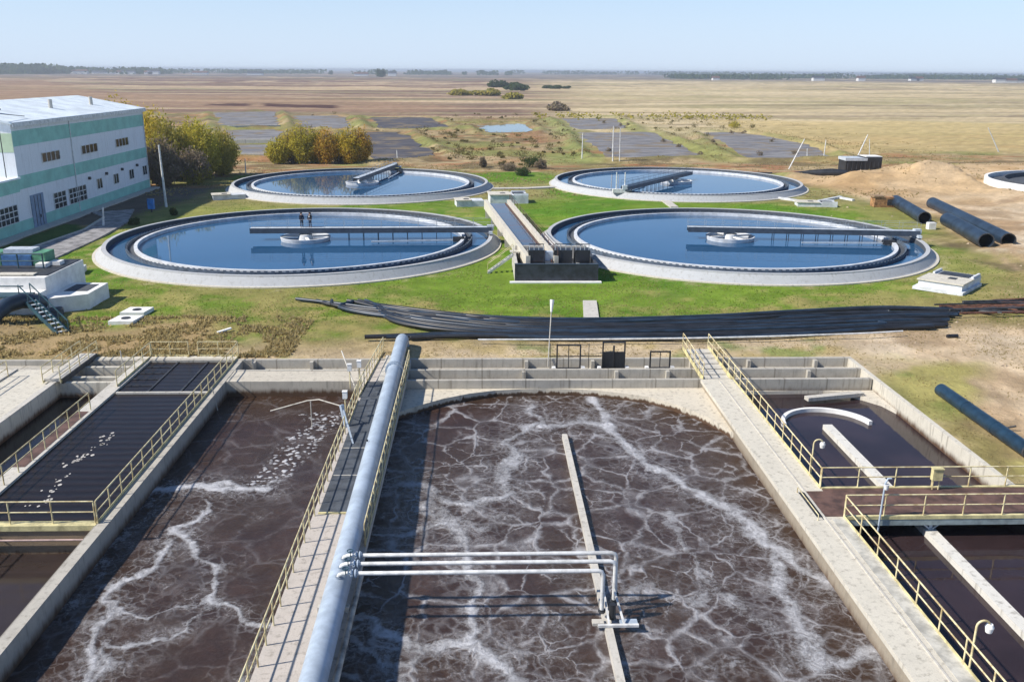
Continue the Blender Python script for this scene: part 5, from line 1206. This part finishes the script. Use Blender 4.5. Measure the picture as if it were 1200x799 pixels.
def leaves(cx, cy, z0, rx, ry, h, n, size, seed, lobes=9, upright=False, jag=0.5):
    r = np.random.default_rng(seed)
    L = []
    for i in range(lobes):
        a = r.random()*6.283; q = r.random()**0.5*0.62
        zc_ = 0.28+0.60*r.random() if i else 0.5
        L.append((q*math.cos(a)*rx, q*math.sin(a)*ry, zc_*h*(1-0.35*q), (0.30+0.28*r.random())*rx, (0.30+0.28*r.random())*ry, (0.20+0.22*r.random())*h))
    L.append((0, 0, 0.25*h, rx*0.8, ry*0.8, 0.26*h))
    L = np.array(L); wts = (L[:, 3]*L[:, 4]*L[:, 5])**0.5; k = r.choice(len(L), n, p=wts/wts.sum()); l = L[k]
    d = r.normal(size=(n, 3)); d /= np.linalg.norm(d, axis=1)[:, None]; rad = (0.45+0.62*r.random(n)**0.6)*(1+jag*0.5*(r.random(n)-0.5)*2*(r.random(n) < 0.25))
    P = l[:, :3]+d*l[:, 3:6]*rad[:, None]
    keep = P[:, 2] > 0.05; P = P[keep]; n = len(P)
    P[:, 0] += cx; P[:, 1] += cy; P[:, 2] += z0
    u = r.normal(size=(n, 3)); u[:, 2] = u[:, 2]*0.7+(0.8 if upright else 0.2); u /= np.linalg.norm(u, axis=1)[:, None]
    v = np.cross(u, r.normal(size=(n, 3))); v /= np.linalg.norm(v, axis=1)[:, None]
    s = size*(0.5+r.random(n))[:, None]; asp = 0.33 if upright else 0.6
    V = np.stack([P-u*s, P+v*s*asp, P+u*s, P-v*s*asp], 1).reshape(-1, 3)
    return V
def strands(cx, cy, z0, rx, ry, h, n, size, seed, low=0.08):
    r = np.random.default_rng(seed); nb = max(40, n//26)
    a = r.random(nb)*6.283; q = r.random(nb)**0.5
    tip = np.stack([np.cos(a)*q*rx, np.sin(a)*q*ry, h*(1-0.42*q**2)*(0.46+0.58*r.random(nb))], 1)
    base = tip*np.array([0.35, 0.35, 0.0])
    k = r.integers(0, nb, n); t = low+(1-low)*r.random(n)**0.8
    mid = base+(tip-base)*np.array([0.25, 0.25, 0.6])
    P = base[k]*((1-t)**2)[:, None]+mid[k]*(2*t*(1-t))[:, None]+tip[k]*(t**2)[:, None]
    P = P+r.normal(size=(n, 3))*np.array([0.055*rx+0.06, 0.055*ry+0.06, 0.03*h])
    P = P[P[:, 2] > 0.03]; n = len(P); P = P+np.array([cx, cy, z0])
    u = r.normal(size=(n, 3))*np.array([0.7, 0.7, 0.6]); u[:, 2] += 0.9; u /= np.linalg.norm(u, axis=1)[:, None]
    v = np.cross(u, r.normal(size=(n, 3))); v /= np.linalg.norm(v, axis=1)[:, None]
    s = size*(0.5+r.random(n))[:, None]
    return np.stack([P-u*s, P+v*s*0.42, P+u*s, P-v*s*0.42], 1).reshape(-1, 3)
def np_mesh(name, V, k, mat, parent=None):
    off = OFF[parent.name] if parent is not None else Vector((0, 0, 0)); V = V-np.array(off)
    n = len(V)//k; me = bpy.data.meshes.new(name); me.vertices.add(len(V)); me.vertices.foreach_set('co', V.ravel())
    me.loops.add(len(V)); me.loops.foreach_set('vertex_index', np.arange(len(V), dtype=np.int32)); me.polygons.add(n)
    me.polygons.foreach_set('loop_start', np.arange(0, len(V), k, dtype=np.int32)); me.update(calc_edges=True); me.materials.append(mat)
    o = bpy.data.objects.new(name, me); COL.objects.link(o)
    if parent is not None: o.parent = parent
    OFF[o.name] = off; return o
def tree(label, x, y, rx, ry, h, kind, n, size, seed, name='autumn_tree', cat='tree', grp=None, stems=5, upright=True, kind2=None, zb=0.0):
    t = thing(name, label, cat, (x, y, zb), grp); r = random.Random(seed)
    mb = MB()
    for i in range(stems):
        a = r.random()*6.28; q = 0.55*r.random(); tx = x+math.cos(a)*rx*q; ty = y+math.sin(a)*ry*q; hh = h*(0.6+0.3*r.random())
        bx_, by_ = x+math.cos(a)*0.25, y+math.sin(a)*0.25; mid = (bx_+(tx-bx_)*0.35, by_+(ty-by_)*0.35, zb+hh*0.45)
        mb.tube([(bx_, by_, zb-0.2), mid, (tx, ty, zb+hh)], [0.05+h*0.013, 0.03+h*0.008, 0.03], 6)
        for _ in range(3):
            f = 0.35+0.5*r.random(); px, py, pz = bx_+(tx-bx_)*f, by_+(ty-by_)*f, zb+hh*f
            mb.tube([(px, py, pz), (px+(r.random()-0.5)*rx*0.8, py+(r.random()-0.5)*ry*0.8, pz+h*0.18)], [0.05, 0.02], 5)
    mb.build('trunk', M_BARK, t)
    V = strands(x, y, zb, rx, ry, h, int(n*1.25), size, seed) if name in ('autumn_tree', 'willow_bush') else leaves(x, y, zb, rx, ry, h, n, size, seed, 10, upright)
    if kind2:
        k = int(len(V)//4*0.42)*4; q_ = V.reshape(-1, 4, 3)[:, 0]; order = np.argsort(q_[:, 2]+np.random.default_rng(seed).normal(size=len(q_))*h*0.13); V = V.reshape(-1, 4, 3)[order].reshape(-1, 3)
        np_mesh('lower_crown', V[:k], 4, LM[kind2], t); np_mesh('crown', V[k:], 4, LM[kind], t)
    else: np_mesh('crown', V, 4, LM[kind], t)
    return t
GT = 'autumn trees behind the works building'
TR = [
 (-71.5, 184, 4.5, 5, 15.0, 'yellow', 8000, 'highest yellow crown peeping over the far roof edge of the building', None),
 (-66.0, 178, 4.5, 5, 14.0, 'yellow', 8000, 'bright yellow tree rising just behind the far end of the building', None),
 (-61.5, 174, 4.2, 4.6, 13.4, 'yellow', 9000, 'tall yellow tree right beside the far corner of the building', None),
 (-58.0, 171, 3.6, 4.5, 12.2, 'olive', 8000, 'grey brown half bare tree, third from the building', 'bare'),
 (-55.4, 178, 3.6, 4.5, 11.6, 'yg', 8000, 'yellow green tree, fourth from the building', 'bare'),
 (-52.6, 174, 3.4, 4.2, 10.8, 'yg', 8500, 'broad yellow green tree, fifth from the building', 'olive'),
 (-50.6, 180, 3.2, 4, 9.4, 'olive', 6500, 'dark olive bush at the right end of the trees by the building', 'olive'),
 (-56.5, 163, 3.4, 3.0, 8.6, 'bare', 7000, 'low bare brown bush in front of the trees by the building', 'bare'),
 (-52.0, 166, 3.0, 3.0, 6.6, 'bare', 5500, 'dark brown bush at the foot of the trees, near the rear left tank', 'olive')]
for k, (x, y, rx, ry, h, kd, n, lab, k2) in enumerate(TR): tree(lab, x, y, rx*1.08, ry, h, kd, int(n*1.35), 0.24, 100+k, grp=GT, stems=9, kind2=k2)
GW = 'willow bushes behind the rear left tank'
WL = [(-44.6, 203, 2.6, 'yg', 6.6, 'leftmost willow bush behind the rear left tank, yellowish olive'), (-42.0, 205, 2.6, 'yellow', 8.0, 'second willow bush from the left, yellow'), (-39.4, 203, 2.5, 'yg', 8.5, 'third willow bush from the left, palest green'),
      (-36.8, 205, 2.5, 'yg', 8.2, 'fourth willow bush from the left, yellow green'), (-34.2, 203, 2.5, 'orange', 7.8, 'fifth willow bush from the left, orange brown at the foot'), (-31.6, 205, 2.5, 'yellow', 8.5, 'sixth willow bush from the left, golden yellow'),
      (-29.0, 203, 2.4, 'yellow', 8.2, 'seventh willow bush from the left, golden with orange foot'), (-26.6, 204, 2.2, 'orange', 7.4, 'rightmost willow bush, orange, nearest the sludge pond')]
for k, (x, y, rr, kd, h, lab) in enumerate(WL): tree(lab, x, y, rr*1.25, 2.2, h*(0.9+0.2*((k*7) % 5)/4), kd, 5600, 0.20, 200+k, name='willow_bush', cat='bush', grp=GW, stems=14, kind2='orange' if k in (4, 6) else ('bare' if k in (1, 5) else None))
SH = [((622, 196), 2.6, 2.6, 'green', 'rounded green bush on the bank between the rear tanks', 'green_bush'), ((596, 200), 2.2, 1.6, 'bare', 'low brown shrub between the rear tanks, left of the green bush', 'shrub'),
      ((566, 196), 1.0, 2.6, 'bare', 'dark dry shrub right of the rear left tank', 'shrub'), ((612, 206), 1.8, 1.8, 'green', 'small dark shrub in the hollow between the rear tanks', 'shrub'), ((634, 198), 1.6, 2.2, 'bare', 'dead branches beside the green bush', 'shrub'),
      ((204, 252), 0.55, 1.1, 'green', 'tiny dark shrub on the lawn near the blue cabinet', 'shrub'), ((157, 263), 0.9, 0.8, 'green', 'dark low shrub at the road edge near the front left tank', 'shrub'),
      ((860, 150), 3.0, 2.5, 'yg', 'yellow green bush among the dry grass above the right ponds', 'shrub')]
for k, ((px, py), rr, h, kd, lab, nm) in enumerate(SH):
    p = G(px, py, 0); tree(lab, p.x, p.y, rr, rr, h, kd, 1800, 0.16, 300+k, name=nm, cat='bush', stems=5)
# dark weeds on the sludge ponds
WP = [(714, 198-8), (727, 136+12), (708, 135+10), (735, 148), (778, 167), (795, 173), (820, 183), (835, 168), (857, 157), (872, 157), (905, 167), (932, 181), (890, 183), (713, 178), (660, 150)]
for k, (px, py) in enumerate(WP[1:]):
    p = G(px, py, 0); V = leaves(p.x, p.y, 0, 1.0, 0.9, 1.3, 160, 0.2, 400+k, 4, True)
    tag(np_mesh('weed_clump', V, 4, LM['bare']), 'small dark weed clump on the grey sludge ponds behind the rear right tank', 'weed', 'weed clumps on the sludge ponds')
# far trees and bushes in the fields
FT = [((585, 103), 15, 9, 'green', 'taller dark tree of the clump in the middle of the far fields'), ((604, 106), 16, 7, 'green', 'wider dark tree of the clump in the middle of the far fields'),
      ((641, 104), 8, 3.5, 'green', 'first low bush right of the far dark trees'), ((651, 104.5), 9, 4, 'green', 'second low bush right of the far dark trees'), ((663, 104), 6, 3, 'green', 'third low bush right of the far dark trees'),
      ((446, 91), 16, 22, 'green', 'lone dark tree near the horizon left of the middle'), ((388, 88), 10, 16, 'green', 'thin lone tree near the horizon, farther left'), 
      ((540, 112), 12, 4.5, 'olive', 'pale olive bushes left of the far dark trees'), ((570, 112), 14, 5, 'olive', 'pale olive bushes just below the far dark trees'), ((655, 130), 7, 4, 'bare', 'bare shrubs on the field edge above the middle ponds'), ((600, 116), 10, 4, 'olive', 'olive thicket under the far dark trees')]
for k, ((px, py), rr, h, kd, lab) in enumerate(FT):
    p = G(px, py, 0); tree(lab, p.x, p.y, rr*1.0, rr, h, kd, 1500, rr*0.09, 500+k, name='field_tree', cat='tree', stems=3, upright=False)
# wooded horizon with a village
def belt(name, x0, x1, ybase, dist, h, n, mat, seed, pw=1.0):
    r = np.random.default_rng(seed); d0 = dist
    a = G(x0, 100, 0); a = a*(d0/a.y); b = G(x1, 100, 0); b = b*(d0/b.y)
    t_ = r.random(n); dens = fbm(t_*26, t_*0+seed, 1.0, 3, seed); t_ = t_[dens > 0.40]; n = len(t_)
    X = a.x+(b.x-a.x)*t_; Y = d0+r.normal(size=n)*d0*0.03; hh = h*(0.35+0.65*fbm(t_*60, t_*0, 1.0, 3, seed+3))
    P = np.stack([X, Y, hh*r.random(n)], 1); s = h*0.22*(0.6+r.random(n))[:, None]
    u = np.zeros((n, 3)); u[:, 2] = 1; ang = r.random(n)*3.14; v = np.stack([np.cos(ang), np.sin(ang), 0*ang], 1)
    V = np.stack([P-u*s*0.6, P+v*s, P+u*s*0.6, P-v*s], 1).reshape(-1, 3)
    return tag(np_mesh(name, V, 4, mat), kind='stuff')
belt('distant_woods', -60, 190, 0, 3300, 26, 5000, LM['green'], 1)
belt('distant_woods', 0, 60, 0, 2900, 34, 2500, LM['green'], 2)
belt('distant_woods', 190, 600, 0, 4300, 24, 3500, LM['green'], 3)
belt('distant_woods', 790, 900, 0, 2900, 16, 4500, LM['green'], 4)
belt('distant_woods', 880, 1260, 0, 3400, 20, 6500, LM['green'], 5)
belt('distant_woods', 600, 1260, 0, 6000, 28, 4000, LM['green'], 6)
belt('distant_scrub', 620, 900, 0, 420, 2.2, 900, LM['olive'], 7)
vr = random.Random(5)
hx = [8, 22, 47, 70, 95, 120, 138, 152, 176, 182, 236, 300, 424, 460, 838, 958, 1008, 1070, 1076, 1170, 1183, 1195]
for k, px in enumerate(hx):
    dist = 3100 if px < 500 else (2500 if px < 1100 else 2300); p = G(px, 100, 0)*(1.0); p = p*(dist/p.y); L = (26+vr.random()*30)*(1 if px < 500 else 0.55); h = (6+vr.random()*5)*(1 if px < 500 else 0.7)
    t = thing('village_house', 'tiny pale far-off building among the trees on the horizon', 'house', (p.x, p.y, 0), 'far-off village buildings on the horizon')
    MB().box(p.x-L/2, p.x+L/2, p.y-8, p.y+8, -1, h).build('wall', M_WHITEC, t)
    MB().add([(p.x-L/2-1, p.y-9, h), (p.x+L/2+1, p.y-9, h), (p.x+L/2+1, p.y+9, h), (p.x-L/2-1, p.y+9, h), (p.x-L/2-1, p.y, h+5), (p.x+L/2+1, p.y, h+5)], [(0, 1, 5, 4), (2, 3, 4, 5), (0, 4, 3), (1, 2, 5), (3, 2, 1, 0)]).build('roof', M_DKSTEEL if k % 2 else M_RUST, t)

# ------------------------------------------------------------------ grass tufts and rubble
def tufts(name, n, xr_, yr_, wfun, hs, mat, seed):
    r = np.random.default_rng(seed); X = xr_[0]+r.random(n)*(xr_[1]-xr_[0]); Y = yr_[0]+(yr_[1]-yr_[0])*r.random(n)**1.3
    k = r.random(n) < wfun(X, Y); X = X[k]; Y = Y[k]; n = len(X); z, _ = ground_fields(X, Y)
    for cx, cy in TANKS.values(): kk = np.hypot(X-cx, Y-cy) > 23.6; X, Y, z = X[kk], Y[kk], z[kk]
    kk = ~((X > 0) & (X < 12.2) & (Y > 86) & (Y < 97)); X, Y, z = X[kk], Y[kk], z[kk]; n = len(X)
    V = []
    for j in range(3):
        a = r.random(n)*6.283; h = hs*(0.3+0.8*r.random(n)); w_ = hs*0.40*(0.5+r.random(n)); le = (r.random(n)-0.5)*hs*1.6
        c, s = np.cos(a), np.sin(a); ox, oy = (r.random(n)-.5)*hs, (r.random(n)-.5)*hs
        B = np.stack([X+ox, Y+oy, z-0.03], 1); D = np.stack([c*w_, s*w_, 0*c], 1)
        V.append(np.stack([B-D, B+D, B+np.stack([-s*le, c*le, h], 1)], 1))
    V = np.concatenate(V).reshape(-1, 3); return tag(np_mesh(name, V, 3, mat), kind='stuff')
lawnw = lambda X, Y: ((X > -50) & (X < 56) & (Y < 185)).astype(float)*0.9
GM = leaf_mat('grass_blades', (0.16, 0.25, 0.03), (0.22, 0.29, 0.05), (0.13, 0.22, 0.022), 0.6)
tufts('grass', 52000, (-50, 58), (72, 190), lambda X, Y: lawnw(X, Y)*sstep(fbm(X, Y, 5, 3, 4), 0.35, 0.6), 0.13, GM, 11)
tufts('dry_grass', 30000, (-60, 48), (62.8, 100), lambda X, Y: 0.15+0.85*sstep(fbm(X, Y, 5, 3, 6), 0.42, 0.58), 0.12, LM['straw'], 12)
tufts('dry_grass', 12000, (-60, -14), (62.8, 74), lambda X, Y: sstep(fbm(X, Y, 2.5, 3, 66), 0.38, 0.55), 0.30, LM['straw'], 15)
tufts('dry_grass', 30000, (-60, 130), (150, 420), lambda X, Y: sstep(fbm(X, Y, 9, 3, 8), 0.42, 0.6)*(np.min([-inpoly(X, Y, p) for p, _ in PONDS.values()], axis=0) > 1), 0.30, LM['straw'], 13)
tufts('dry_grass', 5000, (27.4, 40), (30, 64), lambda X, Y: sstep(fbm(X, Y, 3, 3, 9), 0.40, 0.6), 0.12, LM['straw'], 14)
# rough scrub over the rough ground behind the tanks
r = np.random.default_rng(77); Vs = []
for k in range(420):
    px, py = 330+r.random()*560, 134+r.random()*60
    if py > 188-abs(px-560)*0.02 and (px < 575 or px > 645): continue
    p = G(px, py, 0)
    if max(float(inpoly(np.array([p.x]), np.array([p.y]), q)[0]) for q, _ in PONDS.values()) > -1.5: continue
    if min(math.hypot(p.x-a, p.y-b) for a, b in TANKS.values()) < 25: continue
    rr = 0.5+1.3*r.random()**2; Vs.append(leaves(p.x, p.y, 0, rr*1.3, rr, rr*1.1, 70, 0.24, 900+k, 4, True))
tag(np_mesh('scrub', np.concatenate(Vs), 4, leaf_mat('scrub_leaves', (0.10, 0.08, 0.04), (0.22, 0.17, 0.06), (0.15, 0.16, 0.05))), kind='stuff')
# clods and stones on the sand
r = np.random.default_rng(31); mb = MB()
for k in range(900):
    x = 30+r.random()*80; y = 30+r.random()*170
    if x < 44 and y > 75: continue
    if 40 < x < 56 and y > 85 and y < 130: continue
    if math.hypot(x-TANKS['rear_right'][0], y-TANKS['rear_right'][1]) < 28 or math.hypot(x-TANKS['front_right'][0], y-TANKS['front_right'][1]) < 28: continue
    z = float(ground_fields(np.array([x]), np.array([y]))[0][0]); s = 0.06+0.22*r.random()**3
    vs = [Vector((x+s*a*(0.7+.6*r.random()), y+s*b*(0.7+.6*r.random()), z+s*c*0.6*(0.7+.6*r.random()))) for a, b, c in ((1, 0, 0), (-1, 0, 0), (0, 1, 0), (0, -1, 0), (0, 0, 1), (0, 0, -1))]
    mb.add(vs, [(0, 2, 4), (2, 1, 4), (1, 3, 4), (3, 0, 4), (2, 0, 5), (1, 2, 5), (3, 1, 5), (0, 3, 5)])
tag(mb.build('rubble', simple('sand_stone', (0.45, 0.35, 0.24), 0.95, var=0.3)), kind='stuff')

# ------------------------------------------------------------------ two people on the bridge
def skin_obj(name, pts, edges, radii, mat, parent, root=0, sub=1):
    off = OFF[parent.name] if parent is not None else Vector((0, 0, 0))
    me = bpy.data.meshes.new(name); me.from_pydata([tuple(Vector(p)) for p in pts], edges, []); me.materials.append(mat)
    o = bpy.data.objects.new(name, me); COL.objects.link(o)
    sm = o.modifiers.new('skin', 'SKIN'); sk = me.skin_vertices[0].data if me.skin_vertices else None
    if sk is None:
        bm = bmesh.new(); bm.from_mesh(me); bm.verts.layers.skin.verify(); bm.to_mesh(me); bm.free(); sk = me.skin_vertices[0].data
    for i, rr in enumerate(radii): sk[i].radius = (rr, rr) if not isinstance(rr, tuple) else rr; sk[i].use_root = (i == root)
    sm.use_smooth_shade = True; ss = o.modifiers.new('sub', 'SUBSURF'); ss.levels = ss.render_levels = sub
    if parent is not None: o.parent = parent
    OFF[o.name] = off; return o
M_SKIN = simple('skin', (0.45, 0.27, 0.19), 0.6, var=0.05); M_HAIR = simple('dark_hair', (0.02, 0.015, 0.012), 0.7)
def person(label, loc, rot, top, low, arm=0.0, shirt=None):
    t = thing('person', label, 'person', loc); t.rotation_euler[2] = rot
    P = [(0, 0, .95), (0, 0, 1.12), (0, 0, 1.32), (0, 0.0, 1.47), (0, 0.01, 1.54), (0, 0.03, 1.63), (0, 0.02, 1.72),
         (-.17, 0, 1.42), (-.24, 0.02+.05*arm, 1.15), (-.22, .12+.10*arm, .92), (-.22, .15+.10*arm, .84),
         (.17, 0, 1.42), (.25, 0.02, 1.15), (.24, .10, .92), (.24, .13, .84),
         (-.09, 0, .88), (-.11, .02, .48), (-.12, -.02, .09), (-.12, .12, .04),
         (.09, 0, .88), (.11, .03, .48), (.13, 0, .09), (.13, .14, .04)]
    E = [(0, 1), (1, 2), (2, 3), (3, 4), (4, 5), (5, 6), (3, 7), (7, 8), (8, 9), (9, 10), (3, 11), (11, 12), (12, 13), (13, 14), (0, 15), (15, 16), (16, 17), (17, 18), (0, 19), (19, 20), (20, 21), (21, 22)]
    Rr = [.12, .12, .14, .07, .055, .095, .07, .06, .045, .035, .03, .06, .045, .035, .03, .085, .06, .045, .035, .085, .06, .045, .035]
    skin_obj('body', P, E, Rr, M_SKIN, t)
    idx = [0, 1, 2, 3, 7, 8, 9, 11, 12, 13]; mp_ = {a: i for i, a in enumerate(idx)}
    skin_obj('jacket', [P[i] for i in idx], [(mp_[a], mp_[b]) for a, b in E if a in mp_ and b in mp_], [.17, .165, .175, .10, .095, .075, .055, .095, .075, .055], top, t)
    idx = [0, 15, 16, 17, 19, 20, 21]; mp_ = {a: i for i, a in enumerate(idx)}
    skin_obj('trousers', [P[i] for i in idx], [(mp_[a], mp_[b]) for a, b in E if a in mp_ and b in mp_], [.15, .11, .085, .07, .11, .085, .07], low, t)
    for sg, i in ((-1, 17), (1, 21)):
        skin_obj('shoe', [Vector(P[i])-Vector((0, .06, .05)), Vector(P[i])+Vector((0, .15, -.055))], [(0, 1)], [.055, .045], M_BLACK, t)
    skin_obj('hair', [(0, 0.0, 1.66), (0, 0.01, 1.74), (0, -0.05, 1.62)], [(0, 1), (0, 2)], [.105, .09, .07], M_HAIR, t)
    # face: eyes, nose, ears
    mb = MB(); 
    for sx in (-.035, .035): mb.tube([(sx, .115, 1.645), (sx, .13, 1.645)], .012, 6)
    e = mb.build('eyes', M_HAIR, None); e.parent = t
    n_ = MB().tube([(0, .115, 1.64), (0, .15, 1.60), (0, .12, 1.59)], [.012, .018, .012], 6).build('nose', M_SKIN, None); n_.parent = t
    if shirt:
        s_ = skin_obj('shirt_front', [(0, .11, 1.40), (0, .13, 1.15)], [(0, 1)], [.07, .075], shirt, t)
    return t
M_NAVY = simple('navy_cloth', (0.02, 0.028, 0.055), 0.9); M_BLK = simple('black_cloth', (0.014, 0.014, 0.018), 0.9)
p = G(353.5, 259.5, 1.9); yb = 107.7+0.2
for (px, lab, rot, top, sh, arm) in ((353.5, 'person in dark jacket and trousers standing left on the clarifier bridge', R(-155), M_NAVY, None, 1.0), (363.3, 'person in black jacket over a white shirt standing right on the clarifier bridge', R(160), M_BLK, M_WHITEC, 0.2)):
    q = G(px, 259.5, 1.9); q = Vector((q.x*(108.0/q.y), 108.0, 1.89)); person(lab, q, rot, top, M_NAVY, arm, sh)
